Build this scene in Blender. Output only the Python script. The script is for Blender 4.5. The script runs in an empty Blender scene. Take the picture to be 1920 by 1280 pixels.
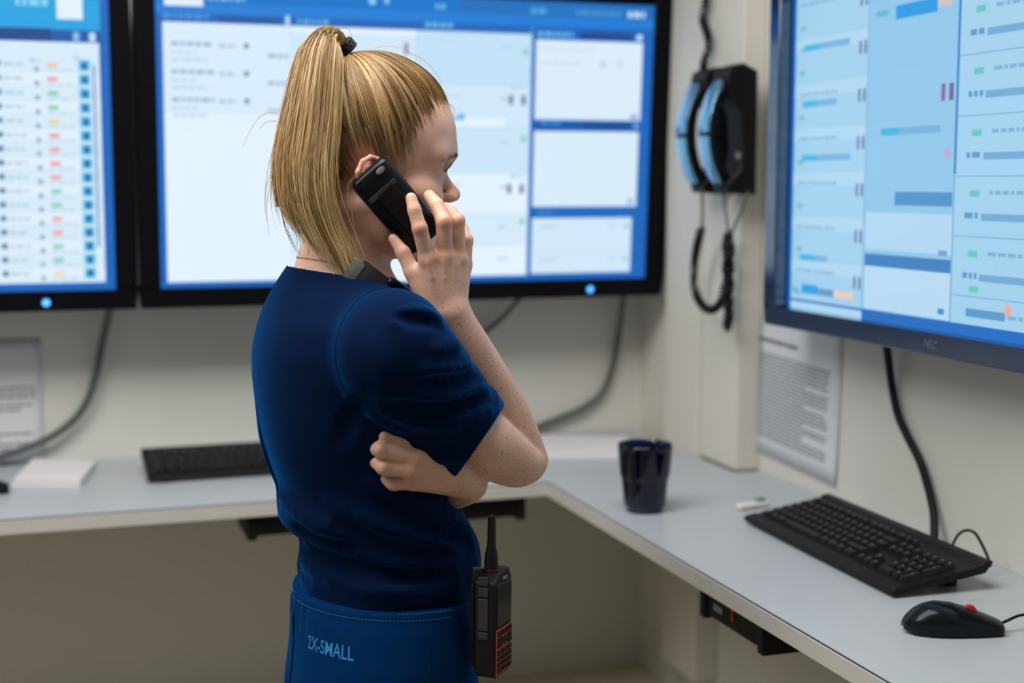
import bpy, bmesh, math, random, os
import numpy as np
from mathutils import Vector, Matrix, Euler
from mathutils.bvhtree import BVHTree
random.seed(7); rng = np.random.default_rng(11)
SC = bpy.context.scene
COL = SC.collection
PI = math.pi

# ------------------------------------------------------------------ camera
LENS_PX = 2667.0
PITCH = math.atan(295 / 2667.0); YAW = math.radians(18.24); CAM_Z = 1.5
_fh = np.array([math.sin(YAW), math.cos(YAW), 0.0]); _rt = np.array([math.cos(YAW), -math.sin(YAW), 0.0]); _dn = np.array([0, 0, -1.0])
_zc = _fh * math.cos(PITCH) + _dn * math.sin(PITCH); _yc = _dn * math.cos(PITCH) - _fh * math.sin(PITCH)
CAMP = np.array([0.0, 0.0, CAM_Z])
def _ray(x, y): return _zc + _rt * ((x - 960) / LENS_PX) + _yc * ((y - 640) / LENS_PX)
def on_y(x, y, Y): r = _ray(x, y); return CAMP + r * (Y / r[1])
def on_x(x, y, X): r = _ray(x, y); return CAMP + r * (X / r[0])
def on_z(x, y, Z): r = _ray(x, y); return CAMP + r * ((Z - CAM_Z) / r[2])

cam_data = bpy.data.cameras.new('camera'); cam = bpy.data.objects.new('camera', cam_data); COL.objects.link(cam)
cam.location = (0, 0, CAM_Z); cam.rotation_euler = (PI / 2 - PITCH, 0, -YAW)
cam_data.lens = 36.0 * LENS_PX / 1920.0; cam_data.sensor_width = 36; cam_data.clip_start = 0.05
cam_data.dof.use_dof = True; cam_data.dof.focus_distance = 1.70; cam_data.dof.aperture_fstop = 2.5
SC.camera = cam
SC.view_settings.view_transform = 'Standard'; SC.view_settings.look = 'None'
SC.view_settings.exposure = 0.10; SC.view_settings.gamma = 1.0; SC.view_settings.use_curve_mapping = False
SC.cycles.use_denoising = True

# ------------------------------------------------------------------ materials
def lin(c): c = c / 255.0; return c / 12.92 if c <= 0.04045 else ((c + 0.055) / 1.055) ** 2.4
def srgb(r, g, b): return (lin(r), lin(g), lin(b), 1.0)
def mat(name, color=(0.5, 0.5, 0.5), rough=0.5, metal=0.0, bump=0.0, bump_scale=200.0, vary=0.0, vary_scale=8.0, **kw):
    m = bpy.data.materials.new(name); m.use_nodes = True; nt = m.node_tree; b = nt.nodes['Principled BSDF']
    c = tuple(color[:3]) + (1.0,)
    b.inputs['Base Color'].default_value = c; b.inputs['Roughness'].default_value = rough; b.inputs['Metallic'].default_value = metal
    for k, v in kw.items():
        b.inputs[k].default_value = v
    tc = nt.nodes.new('ShaderNodeTexCoord')
    if vary > 0:
        n = nt.nodes.new('ShaderNodeTexNoise'); n.inputs['Scale'].default_value = vary_scale; n.inputs['Detail'].default_value = 5
        nt.links.new(tc.outputs['Object'], n.inputs['Vector'])
        mx = nt.nodes.new('ShaderNodeMix'); mx.data_type = 'RGBA'
        mx.inputs[6].default_value = tuple(max(0, x * (1 - vary)) for x in c[:3]) + (1,); mx.inputs[7].default_value = tuple(min(1, x * (1 + vary)) for x in c[:3]) + (1,)
        nt.links.new(n.outputs['Fac'], mx.inputs[0]); nt.links.new(mx.outputs[2], b.inputs['Base Color'])
    if bump > 0:
        n2 = nt.nodes.new('ShaderNodeTexNoise'); n2.inputs['Scale'].default_value = bump_scale; n2.inputs['Detail'].default_value = 3
        nt.links.new(tc.outputs['Object'], n2.inputs['Vector'])
        bp = nt.nodes.new('ShaderNodeBump'); bp.inputs['Strength'].default_value = bump; bp.inputs['Distance'].default_value = 0.002
        nt.links.new(n2.outputs['Fac'], bp.inputs['Height']); nt.links.new(bp.outputs['Normal'], b.inputs['Normal'])
    return m
def emit_attr_mat(name, strength=1.0):
    m = bpy.data.materials.new(name); m.use_nodes = True; nt = m.node_tree
    b = nt.nodes['Principled BSDF']; b.inputs['Base Color'].default_value = (0.01, 0.01, 0.012, 1); b.inputs['Roughness'].default_value = 0.45
    a = nt.nodes.new('ShaderNodeAttribute'); a.attribute_name = 'pixels'
    nt.links.new(a.outputs['Color'], b.inputs['Emission Color']); b.inputs['Emission Strength'].default_value = strength
    return m

M = {}
M['wall'] = mat('wall_paint', (0.665, 0.655, 0.605), 0.75, bump=0.12, bump_scale=350, vary=0.03, vary_scale=3)
M['trim'] = mat('trim_paint', (0.66, 0.635, 0.575), 0.6, vary=0.02)
M['ceil'] = mat('ceiling_paint', (0.8, 0.79, 0.76), 0.9, vary=0.02)
M['floor'] = mat('linoleum', (0.30, 0.25, 0.18), 0.5, vary=0.12, vary_scale=14)
M['ledge'] = mat('ledge_paint', (0.78, 0.70, 0.56), 0.7, vary=0.03)
M['desk'] = mat('white_laminate', (0.42, 0.45, 0.485), 0.32, bump=0.03, bump_scale=900, vary=0.015, vary_scale=30)
M['desk_edge'] = mat('edge_banding', (0.56, 0.54, 0.50), 0.5, vary=0.02)
M['seam'] = mat('dark_seam', (0.03, 0.035, 0.045), 0.8)
M['black_metal'] = mat('black_powder_coat', (0.006, 0.0055, 0.0055), 0.5, bump=0.05, **{'Specular IOR Level': 0.2})
M['bezel'] = mat('black_bezel_plastic', (0.0040, 0.0035, 0.0050), 0.42, vary=0.05, **{'Specular IOR Level': 0.09})
M['bezel_blue_reflect'] = mat('charcoal_bezel_blue_reflection', (0.003, 0.014, 0.036), 0.36, vary=0.05, **{'Coat Weight': 1.0, 'Coat Roughness': 0.16, 'Coat IOR': 2.1, 'Coat Tint': (0.10, 0.55, 1.0, 1), 'Specular Tint': (0.15, 0.55, 1.0, 1)})  # charcoal plastic with the screens' blue reflection put into base colour and coat
M['housing'] = mat('monitor_housing', (0.006, 0.006, 0.007), 0.6, **{'Specular IOR Level': 0.22})
M['screen'] = emit_attr_mat('lit_screen', 0.94)
M['led'] = mat('blue_led', (0.02, 0.1, 0.4), 0.3, **{'Emission Color': (0.12, 0.50, 1.0, 1), 'Emission Strength': 1.6})
M['ledring'] = mat('power_light_ring', (0.01, 0.06, 0.3), 0.3, **{'Emission Color': (0.02, 0.25, 0.9, 1), 'Emission Strength': 0.7})
M['logo'] = mat('grey_lettering', (0.10, 0.12, 0.16), 0.5)
M['black_plastic'] = mat('black_plastic', (0.006, 0.0055, 0.0065), 0.45, bump=0.06, bump_scale=900, **{'Specular IOR Level': 0.22})
M['key'] = mat('keycap_plastic', (0.009, 0.009, 0.011), 0.45, bump=0.05, bump_scale=900, **{'Specular IOR Level': 0.3})
M['keymark'] = mat('key_legend', (0.22, 0.22, 0.24), 0.6)
M['gloss_black'] = mat('glossy_black_plastic', (0.005, 0.006, 0.008), 0.34, **{'Coat Weight': 0.28, 'Coat Roughness': 0.12, 'Coat IOR': 1.5, 'Specular IOR Level': 0.10, 'Specular Tint': (0.4, 0.75, 1.0, 1)})  # blue specular tint stands in for screen light in the highlights
M['handset_reflection'] = mat('handset_screen_reflection', (0.16, 0.42, 0.66), 0.20, 0.75, **{'Coat Weight': 0.6, 'Coat Roughness': 0.08})  # blue reflection of the screens painted on the black handset
M['cable_grey'] = mat('grey_cable', (0.085, 0.095, 0.088), 0.55)
M['cable_black'] = mat('black_cable', (0.006, 0.006, 0.007), 0.5, **{'Specular IOR Level': 0.2})
M['paper'] = mat('paper', (0.66, 0.68, 0.72), 0.8, vary=0.015, vary_scale=20)
M['ink'] = mat('printed_ink', (0.22, 0.23, 0.25), 0.8)
M['ink_dark'] = mat('printed_ink_bold', (0.10, 0.11, 0.12), 0.8)
M['pad'] = mat('notepad_paper', (0.74, 0.71, 0.74), 0.8, vary=0.02)
M['red'] = mat('red_plastic', (0.45, 0.008, 0.012), 0.35)
M['white_plastic'] = mat('white_plastic', (0.72, 0.70, 0.68), 0.4, vary=0.04, vary_scale=60)
M['teal_plastic'] = mat('teal_plastic', (0.20, 0.33, 0.33), 0.4)
M['grey_sticker'] = mat('grey_sticker', (0.22, 0.22, 0.20), 0.6)
M['red_sticker'] = mat('red_sticker', (0.30, 0.012, 0.018), 0.6)
M['cup'] = mat('dark_blue_glass', (0.002, 0.010, 0.075), 0.04, **{'Transmission Weight': 0.92, 'IOR': 1.5})

# ------------------------------------------------------------------ mesh helpers
class MB:
    """collects shapes, then links them as one mesh object"""
    def __init__(s): s.v = []; s.f = []; s.m = []; s.sm = []
    def add(s, vs, fs, mi=0, smooth=False):
        o = len(s.v); s.v += [tuple(map(float, v)) for v in vs]
        for f in fs: s.f.append(tuple(i + o for i in f)); s.m.append(mi); s.sm.append(smooth)
        return s
    def box(s, lo, hi, mi=0):
        x0, y0, z0 = lo; x1, y1, z1 = hi
        return s.add([(x0, y0, z0), (x1, y0, z0), (x1, y1, z0), (x0, y1, z0), (x0, y0, z1), (x1, y0, z1), (x1, y1, z1), (x0, y1, z1)],
                     [(0, 3, 2, 1), (4, 5, 6, 7), (0, 1, 5, 4), (1, 2, 6, 5), (2, 3, 7, 6), (3, 0, 4, 7)], mi)
    def quad(s, a, b, c, d, mi=0): return s.add([a, b, c, d], [(0, 1, 2, 3)], mi)
    def prism(s, poly, axis, a, b, mi=0):
        """extrude a 2-D polygon along axis ('x','y','z') from a to b"""
        def P(p, t): return {'x': (t, p[0], p[1]), 'y': (p[0], t, p[1]), 'z': (p[0], p[1], t)}[axis]
        n = len(poly); vs = [P(p, a) for p in poly] + [P(p, b) for p in poly]
        fs = [tuple(range(n))[::-1], tuple(range(n, 2 * n))] + [(i, (i + 1) % n, n + (i + 1) % n, n + i) for i in range(n)]
        return s.add(vs, fs, mi)
    def loft(s, rings, mi=0, caps=True, closed=True, smooth=True):
        n = len(rings[0]); vs = [p for r in rings for p in r]; fs = []
        for i in range(len(rings) - 1):
            for j in range(n if closed else n - 1):
                k = (j + 1) % n; fs.append((i * n + j, i * n + k, (i + 1) * n + k, (i + 1) * n + j))
        s.add(vs, fs, mi, smooth)
        if caps:
            s.add(rings[0], [tuple(range(n))[::-1]], mi, False); s.add(rings[-1], [tuple(range(n))], mi, False)
        return s
    def tube(s, pts, r, seg=10, mi=0, flat=None):
        pts = [Vector(p) for p in pts]; n = len(pts); rs = r if hasattr(r, '__len__') else [r] * n
        rings = []; up = None
        for i, p in enumerate(pts):
            t = (pts[min(i + 1, n - 1)] - pts[max(i - 1, 0)]).normalized()
            if up is None:
                up = Vector((0, 0, 1)) if abs(t.z) < 0.9 else Vector((1, 0, 0))
            u = (up - t * up.dot(t)).normalized(); w = t.cross(u); up = u
            rings.append([p + (u * math.cos(2 * PI * k / seg) + w * math.sin(2 * PI * k / seg)) * rs[i] for k in range(seg)])
        return s.loft(rings, mi)
    def lathe(s, prof, seg=32, c=(0, 0, 0), mi=0, caps=False):
        rings = [[(c[0] + r * math.cos(2 * PI * k / seg), c[1] + r * math.sin(2 * PI * k / seg), c[2] + z) for k in range(seg)] for r, z in prof]
        return s.loft(rings, mi, caps=caps)
    def build(s, name, mats, parent=None, bevel=0, seg=2, sharp=35, loc=None, rot=None):
        me = bpy.data.meshes.new(name); me.from_pydata(s.v, [], s.f)
        for m in (mats if isinstance(mats, (list, tuple)) else [mats]): me.materials.append(m)
        me.polygons.foreach_set('material_index', s.m); me.polygons.foreach_set('use_smooth', [bool(x) or bevel > 0 for x in s.sm])
        me.update()
        bm = bmesh.new(); bm.from_mesh(me); bmesh.ops.remove_doubles(bm, verts=bm.verts, dist=1e-6); bmesh.ops.recalc_face_normals(bm, faces=bm.faces); bm.to_mesh(me); bm.free()
        me.set_sharp_from_angle(angle=math.radians(sharp))
        o = bpy.data.objects.new(name, me); COL.objects.link(o)
        if parent is not None: o.parent = parent
        if loc is not None: o.location = loc
        if rot is not None: o.rotation_euler = rot
        if bevel > 0:
            b = o.modifiers.new('edge', 'BEVEL'); b.width = bevel; b.segments = seg; b.limit_method = 'ANGLE'; b.angle_limit = math.radians(40)
        return o
def tag(o, label=None, cat=None, group=None, kind=None):
    if label: o['label'] = label
    if cat: o['category'] = cat
    if group: o['group'] = group
    if kind: o['kind'] = kind
    return o
def thing(name, label, cat, loc=(0, 0, 0), rot=(0, 0, 0), group=None):
    o = bpy.data.objects.new(name, None); COL.objects.link(o); o.empty_display_size = 0.05
    o.location = loc; o.rotation_euler = rot
    return tag(o, label, cat, group)
def struct(mb, name, m, **kw):
    o = mb.build(name, m, **kw); o['kind'] = 'structure'; return o
def smooth_path(pts, n=8):
    """Catmull-Rom through pts"""
    P = [np.array(p, float) for p in pts]; P = [2 * P[0] - P[1]] + P + [2 * P[-1] - P[-2]]; out = []
    for i in range(1, len(P) - 2):
        for t in np.linspace(0, 1, n, endpoint=False):
            a, b, c, d = P[i - 1:i + 3]
            out.append(0.5 * ((2 * b) + (c - a) * t + (2 * a - 5 * b + 4 * c - d) * t * t + (3 * b - a - 3 * c + d) * t ** 3))
    out.append(P[-2]); return out
def coil_path(pts, r, pitch, per=10):
    P = [Vector(p) for p in smooth_path(pts, 12)]
    L = [0.0]
    for a, b in zip(P, P[1:]): L.append(L[-1] + (b - a).length)
    n = max(8, int(L[-1] / pitch * per)); out = []; up = None; j = 0
    for i in range(n + 1):
        d = L[-1] * i / n
        while j < len(L) - 2 and L[j + 1] < d: j += 1
        f = (d - L[j]) / max(1e-9, L[j + 1] - L[j]); p = P[j].lerp(P[j + 1], f); t = (P[j + 1] - P[j]).normalized()
        if up is None: up = Vector((0, 1, 0)) if abs(t.y) < 0.8 else Vector((1, 0, 0))
        u = (up - t * up.dot(t)).normalized(); w = t.cross(u); up = u
        a = 2 * PI * d / pitch; out.append(p + (u * math.cos(a) + w * math.sin(a)) * r)
    return out
def text_mesh(body, size, depth=0.0004, weight=0.0):
    c = bpy.data.curves.new('lettering', 'FONT'); c.body = body; c.size = size; c.extrude = depth; c.offset = weight; c.align_x = 'CENTER'; c.align_y = 'CENTER'; c.resolution_u = 4
    o = bpy.data.objects.new('lettering', c); COL.objects.link(o); dg = bpy.context.evaluated_depsgraph_get()
    me = bpy.data.meshes.new_from_object(o.evaluated_get(dg)); bpy.data.objects.remove(o); bpy.data.curves.remove(c); return me

# ------------------------------------------------------------------ room shell
WY = 2.97; WX = 1.315; CEIL = 2.62; DZ = 0.944
struct(MB().box((-2.6, WY, 0), (WX + 0.12, WY + 0.12, CEIL)), 'wall_back', M['wall'])
struct(MB().box((WX, -1.9, 0), (WX + 0.12, WY, CEIL)), 'wall_right', M['wall'])
struct(MB().box((-2.72, -1.9, 0), (-2.6, WY + 0.12, CEIL)), 'wall_left', M['wall'])
struct(MB().box((-2.72, -2.02, 0), (WX + 0.12, -1.9, CEIL)), 'wall_front', M['wall'])
struct(MB().box((-2.72, -2.02, -0.1), (WX + 0.12, WY + 0.12, 0)), 'floor', M['floor'])
struct(MB().box((-2.72, -2.02, CEIL), (WX + 0.12, WY + 0.12, CEIL + 0.1)), 'ceiling', M['ceil'])
# boxed pilaster and duct in the corner
struct(MB().box((1.267, 2.45, DZ + 0.001), (WX, 2.612, CEIL)), 'trim_1', M['trim'], bevel=0.003)
struct(MB().box((1.262, 2.614, 0.462), (WX, 2.782, CEIL)), 'trim_2', M['trim'], bevel=0.004)
struct(MB().box((1.289, 2.784, 0.386), (WX, WY, CEIL)), 'trim_3', M['trim'], bevel=0.002)
struct(MB().box((-2.6, 2.60, 0), (WX, WY, 0.386)).box((1.02, 1.0, 0), (WX, 2.60, 0.386)), 'trim_4', M['ledge'], bevel=0.004)

# ------------------------------------------------------------------ room lamp and an added fill lamp
def area(name, loc, size, power, color, rot=(0, 0, 0)):
    l = bpy.data.lights.new(name, 'AREA'); l.shape = 'RECTANGLE'; l.size, l.size_y = size; l.energy = power; l.color = color
    o = bpy.data.objects.new(name, l); COL.objects.link(o); o.location = loc; o.rotation_euler = rot; return o
area('ceiling_area_light', (0.20, 1.55, CEIL - 0.02), (1.4, 0.9), 28, (1.0, 0.985, 0.95))
area('ceiling_area_light', (-1.0, 1.35, CEIL - 0.02), (1.2, 0.8), 25, (1.0, 0.985, 0.95))  # added fill lamp, placed to brighten the left desk
w = bpy.data.worlds.new('world'); SC.world = w; w.use_nodes = True
w.node_tree.nodes['Background'].inputs['Color'].default_value = (0.05, 0.06, 0.07, 1); w.node_tree.nodes['Background'].inputs['Strength'].default_value = 0.3

# ------------------------------------------------------------------ desk
desk = thing('corner_desk', 'white L-shaped corner desk top running along both walls under the screens', 'desk', (0.888, 2.477, 0))
def D(x, y): return (x - 0.888, y - 2.477)
T = 0.026
poly = [D(-2.55, 2.477), D(0.888, 2.477), D(0.888, 0.35), D(WX - 0.001, 0.35), D(WX - 0.001, 2.445), D(1.261, 2.445), D(1.261, WY - 0.001), D(-2.55, WY - 0.001)]
MB().prism(poly, 'z', DZ - T, DZ).build('worktop', M['desk'], desk)
eb = MB()
eb.box((D(-2.55, 0)[0], -0.0035, DZ - T), (-0.0035, -0.0002, DZ - 0.0022))
eb.box((-0.0035, D(0, 0.35)[1], DZ - T), (-0.0002, -0.0002, DZ - 0.0022))
eb.build('edge_band', M['desk_edge'], desk)
sm_ = MB()
sm_.box((D(-2.55, 0)[0], -0.0016, DZ - 0.0022), (-0.0016, -0.0002, DZ - 0.0008))
sm_.box((-0.0016, D(0, 0.35)[1], DZ - 0.0022), (-0.0002, -0.0002, DZ - 0.0008))
sm_.build('edge_seam', M['seam'], desk)
for lx, ly in ((-2.4, 2.6), (1.05, 0.45)):
    x, y = D(lx, ly); MB().box((x - 0.03, y - 0.03, 0), (x + 0.03, y + 0.03, DZ - T - 0.0005)).build('leg', M['black_metal'], desk, bevel=0.004)

# cable trays under both tops
def tray(label, loc, rz, L, side_marks):
    t = thing('cable_tray', label, 'cable tray', loc, (0, 0, rz))
    b = MB()   # local: x along, y inwards, z down from 0
    b.box((0.018, 0, -0.036), (L - 0.018, 0.003, -0.0005)).box((0.018, 0, -0.039), (L - 0.018, 0.11, -0.036)).box((0.018, 0.107, -0.036), (L - 0.018, 0.11, -0.0005))
    b.build('trough', M['black_metal'], t, bevel=0.001)
    for x0 in (0.0, L - 0.018):
        MB().box((x0, -0.004, -0.046), (x0 + 0.018, 0.125, -0.0005)).build('end_plate', M['black_metal'], t, bevel=0.003)
    if side_marks:
        MB().box((0.040, -0.0012, -0.026), (0.068, -0.0002, -0.016)).build('grey_sticker', M['grey_sticker'], t, bevel=0.002)
        MB().box((0.094, -0.0012, -0.026), (0.103, -0.0002, -0.004)).build('red_sticker', M['red_sticker'], t)
    return t
pr0 = on_x(1316, 1110, 0.899); pr1 = on_x(1436, 1190, 0.899)
tray('black metal cable tray with red and grey stickers under the right desk top', (0.899, pr0[1], DZ - T), -PI / 2, pr0[1] - pr1[1], True)
pl1 = on_y(985, 945, 2.488)
tray('plain black metal cable tray under the back desk top behind the woman', (pl1[0] - 0.52, 2.488, DZ - T), 0, 0.52, False)

# ------------------------------------------------------------------ screens
def remap(xs, ys):
    return lambda t: float(np.interp(t, xs, ys))
class Screen:
    """a flat panel drawn in (u right, v down) 0..1 with layered rectangles, one mesh with a colour attribute"""
    def __init__(s, w, h, mu=None, mv=None): s.w = w; s.h = h; s.q = []; s.mu = mu; s.mv = mv
    def rect(s, u0, v0, u1, v1, c, layer=1): s.q.append((u0, v0, u1, v1, c, layer))
    def dash(s, u, v, w, h, c, layer=3, gap=0.35):
        x = u
        while x < u + w:
            l = random.uniform(0.006, 0.018); s.rect(x, v - h / 2, min(x + l, u + w), v + h / 2, c, layer); x += l + 0.004
    def build(s, parent, y):
        vs = []; fs = []; cs = []
        for (u0, v0, u1, v1, c, l) in s.q:
            if s.mu: u0, u1 = s.mu(u0), s.mu(u1)
            if s.mv: v0, v1 = s.mv(v0), s.mv(v1)
            o = len(vs); yy = y - 0.00025 * l
            for (u, v) in ((u0, v1), (u1, v1), (u1, v0), (u0, v0)): vs.append(((u - 0.5) * s.w, yy, (1 - v) * s.h))
            fs.append((o, o + 1, o + 2, o + 3)); cs += [srgb(*c)] * 4
        me = bpy.data.meshes.new('screen'); me.from_pydata(vs, [], fs); me.materials.append(M['screen'])
        a = me.color_attributes.new('pixels', 'FLOAT_COLOR', 'CORNER'); a.data.foreach_set('color', [x for c in cs for x in c])
        o = bpy.data.objects.new('screen', me); COL.objects.link(o); o.parent = parent; return o

def monitor(label, loc, rz, tilt, w, h, bez, bez_bot, recess, scr, bezmat, wall_gap, led_u, logo=False):
    """origin: bottom centre of the front face; local -y is the front"""
    t = thing('wall_monitor', label, 'screen', loc, (tilt, 0, rz), 'large wall screens')
    b = MB(); hw = w / 2
    b.box((-hw, 0, 0), (hw, 0.045, bez_bot)).box((-hw, 0, h - bez), (hw, 0.045, h)).box((-hw, 0, bez_bot), (-hw + bez, 0.045, h - bez)).box((hw - bez, 0, bez_bot), (hw, 0.045, h - bez))
    b.build('bezel', bezmat, t, bevel=0.003)
    MB().box((-hw + 0.012, 0.046, 0.012), (hw - 0.012, 0.085, h - 0.012)).build('housing', M['housing'], t, bevel=0.006)
    # black glass border and lit panel sit back inside the bezel
    MB().box((-hw + bez - 0.002, recess + 0.001, bez_bot - 0.002), (hw - bez + 0.002, recess + 0.012, h - bez + 0.002)).build('panel_border', M['bezel'], t)
    o = scr.build(t, recess); o.location = (0, 0, bez_bot + 0.0)
    mb = MB(); mb.box((-0.2, 0.0855, h * 0.3), (0.2, wall_gap, h * 0.3 + 0.22)); mb.build('wall_mount', M['black_metal'], t, bevel=0.003)
    if led_u is not None:
        l = MB(); x = led_u; zc_ = bez_bot * 0.45
        ring = [[(x + r * math.cos(a * PI / 12), y, zc_ + r * math.sin(a * PI / 12)) for a in range(24)] for r, y in ((0.0080, 0.0), (0.0080, -0.0015), (0.0062, -0.0015), (0.0062, -0.0005))]
        l.loft(ring, 0, caps=False)
        l.add([(x + 0.0062 * math.cos(a * PI / 12), -0.0006, zc_ + 0.0062 * math.sin(a * PI / 12)) for a in range(24)], [tuple(range(24))], 1)
        l.build('power_light', [M['ledring'], M['led']], t)
    if logo:
        me = text_mesh('NEC', 0.017, 0.0003); me.materials.append(M['logo'])
        lo = bpy.data.objects.new('logo', me); COL.objects.link(lo); lo.parent = t; lo.location = (logo, -0.0006, bez_bot * 0.48); lo.rotation_euler = (PI / 2, 0, 0)
    return t

WH = (224, 240, 252); PALE = (205, 229, 247); PALE2 = (192, 222, 244); BLUE = (0, 98, 186); BAR = (14, 128, 214); NAVY = (6, 66, 138); CY = (40, 165, 225)
W_SC, H_SC = 1.010, 0.5681
# centre screen
s = Screen(W_SC, H_SC, remap([0, 0.272, 0.5135, 0.7535, 1], [0, 0.250, 0.498, 0.735, 1]), remap([0, 0.10, 0.972, 1], [0, 0.116, 0.980, 1]))
s.rect(0, 0, 1, 1, BLUE, 0)
s.rect(0, 0, 1, 0.045, (8, 106, 186), 1); s.rect(0.11, 0.0, 0.60, 0.045, (20, 120, 205), 1); s.rect(0.0, 0.045, 1, 0.075, (8, 122, 212), 1); s.rect(0.0, 0.075, 1, 0.10, (6, 96, 184), 1)
s.rect(0.018, 0.012, 0.095, 0.055, (222, 236, 248), 2); s.dash(0.105, 0.03, 0.075, 0.014, (120, 190, 235), 2)
s.rect(0.42, 0.0, 0.432, 0.03, (140, 205, 245), 2); s.rect(0.45, 0.006, 0.458, 0.026, (140, 205, 245), 2); s.dash(0.55, 0.028, 0.02, 0.014, (110, 185, 235), 2)
s.rect(0.125, 0.078, 0.25, 0.098, (4, 84, 160), 2); s.rect(0.262, 0.072, 0.270, 0.098, (190, 225, 248), 2); s.dash(0.285, 0.086, 0.06, 0.012, (90, 175, 230), 2)
s.dash(0.015, 0.083, 0.09, 0.012, (60, 150, 215), 2)
s.rect(0.745, 0.012, 0.985, 0.048, (12, 112, 190), 2); s.dash(0.75, 0.03, 0.03, 0.016, (70, 165, 225), 3); s.dash(0.84, 0.03, 0.09, 0.014, (60, 150, 215), 3); s.dash(0.945, 0.03, 0.035, 0.018, (190, 225, 248), 3)
s.dash(0.765, 0.098, 0.07, 0.014, (110, 190, 235), 3); s.rect(0.85, 0.088, 0.955, 0.112, NAVY, 3); s.dash(0.965, 0.1, 0.012, 0.018, (200, 228, 248), 3)
s.dash(0.53, 0.083, 0.06, 0.012, (110, 190, 235), 2)
s.rect(0.014, 0.10, 0.752, 0.972, WH, 1)
s.rect(0.014, 0.10, 0.272, 0.40, (214, 233, 248), 2)
for i, v in enumerate((0.165, 0.215, 0.262)): pass
for i in range(3):
    v = 0.17 + i * 0.092
    s.dash(0.03, v, 0.085, 0.013, (150, 180, 205), 3); s.dash(0.125, v + 0.004, 0.035, 0.012, (170, 195, 215), 3); s.rect(0.176, v - 0.006, 0.186, v + 0.010, (95, 130, 160), 3)
    s.dash(0.03, v + 0.028, 0.05, 0.008, (190, 210, 225), 3); s.dash(0.032, v + 0.052, 0.07, 0.008, (185, 205, 222), 3); s.dash(0.225, v + 0.032, 0.042, 0.013, (150, 175, 200), 3)
s.rect(0.272, 0.10, 0.2735, 0.972, (190, 215, 238), 4); s.rect(0.512, 0.10, 0.5145, 0.972, (165, 205, 235), 4); s.rect(0.7525, 0.08, 0.7545, 0.972, (120, 180, 225), 4)
for v0, v1, c in ((0.10, 0.285, PALE2), (0.285, 0.44, PALE), (0.44, 0.60, (200, 227, 246)), (0.60, 0.745, WH), (0.745, 0.86, (210, 232, 248)), (0.86, 0.972, WH)):
    s.rect(0.5145, v0, 0.7525, v1, c, 2); s.rect(0.2735, v0 + 0.02, 0.512, v1 + 0.02, c if c != PALE2 else PALE, 2)
    s.dash(0.69, v0 + 0.048, 0.02, 0.010, (175, 205, 225), 3); s.dash(0.55, v0 + 0.04, 0.06, 0.008, (190, 214, 232), 3); s.dash(0.30, v0 + 0.06, 0.10, 0.008, (190, 214, 232), 3)
    s.rect(0.5145, v1 - 0.002, 0.7525, v1, (175, 210, 235), 3)
for v in (0.165, 0.475, 0.775): s.rect(0.735, v - 0.012, 0.746, v + 0.008, (120, 205, 185), 4)
for v in (0.335, 0.655):
    s.rect(0.707, v - 0.018, 0.716, v + 0.016, (135, 110, 140), 4); s.rect(0.734, v - 0.018, 0.743, v + 0.016, (110, 100, 150), 4); s.dash(0.712, v - 0.045, 0.03, 0.008, (170, 195, 220), 4)
s.rect(0.488, 0.145, 0.496, 0.185, (160, 120, 150), 4)
s.rect(0.602, 0.385, 0.612, 0.405, (80, 170, 225), 4); s.rect(0.590, 0.395, 0.614, 0.408, (95, 175, 225), 4)
s.rect(0.5145, 0.40, 0.70, 0.43, WH, 3)
R0, R1 = 0.762, 0.978
s.rect(R0, 0.118, R1, 0.402, (216, 234, 248), 2); s.rect(R0, 0.412, R1, 0.432, (0, 84, 160), 2); s.rect(0.86, 0.412, 0.955, 0.432, NAVY, 3); s.rect(R0, 0.444, R1 - 0.002, 0.72, (214, 233, 247), 2)
s.rect(R0, 0.732, R1, 0.752, (2, 104, 188), 2); s.rect(R0, 0.762, R1 - 0.010, 0.967, (206, 230, 247), 2); s.rect(R0, 0.885, R1 - 0.010, 0.888, (185, 212, 234), 3)
s.dash(0.775, 0.415, 0.04, 0.009, (70, 150, 215), 3); s.dash(0.965, 0.422, 0.010, 0.012, (130, 190, 235), 3); s.dash(0.775, 0.742, 0.03, 0.008, (60, 160, 220), 3)
s.rect(0.893, 0.19, 0.902, 0.208, (150, 200, 225), 3); s.rect(0.928, 0.185, 0.936, 0.212, (190, 210, 222), 3); s.dash(0.77, 0.20, 0.08, 0.008, (195, 216, 232), 3); s.dash(0.77, 0.15, 0.11, 0.008, (200, 220, 236), 3)
s.dash(0.957, 0.388, 0.016, 0.016, (120, 165, 205), 3); s.dash(0.957, 0.702, 0.016, 0.016, (120, 165, 205), 3)
for v in (0.795, 0.917): s.rect(0.953, v - 0.009, 0.961, v + 0.009, (130, 205, 190), 4); s.dash(0.78, v, 0.035, 0.009, (180, 205, 225), 4); s.dash(0.92, v, 0.02, 0.008, (180, 205, 225), 4)
pc0 = on_y(265, 577, 2.80); pc1 = on_y(1240, 555, 2.80)
MW = pc1[0] - pc0[0]; MH = 0.655; BZ = (MW - W_SC) / 2; BB = 0.038
TILT = math.radians(4.0)
monitor('wide black wall screen with white and blue panels behind the woman', ((pc0[0] + pc1[0]) / 2, 2.80, 1.262), 0, TILT, MW, MH, BZ, BB, 0.008, s, M['bezel'], 0.128, 0.378)

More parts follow.
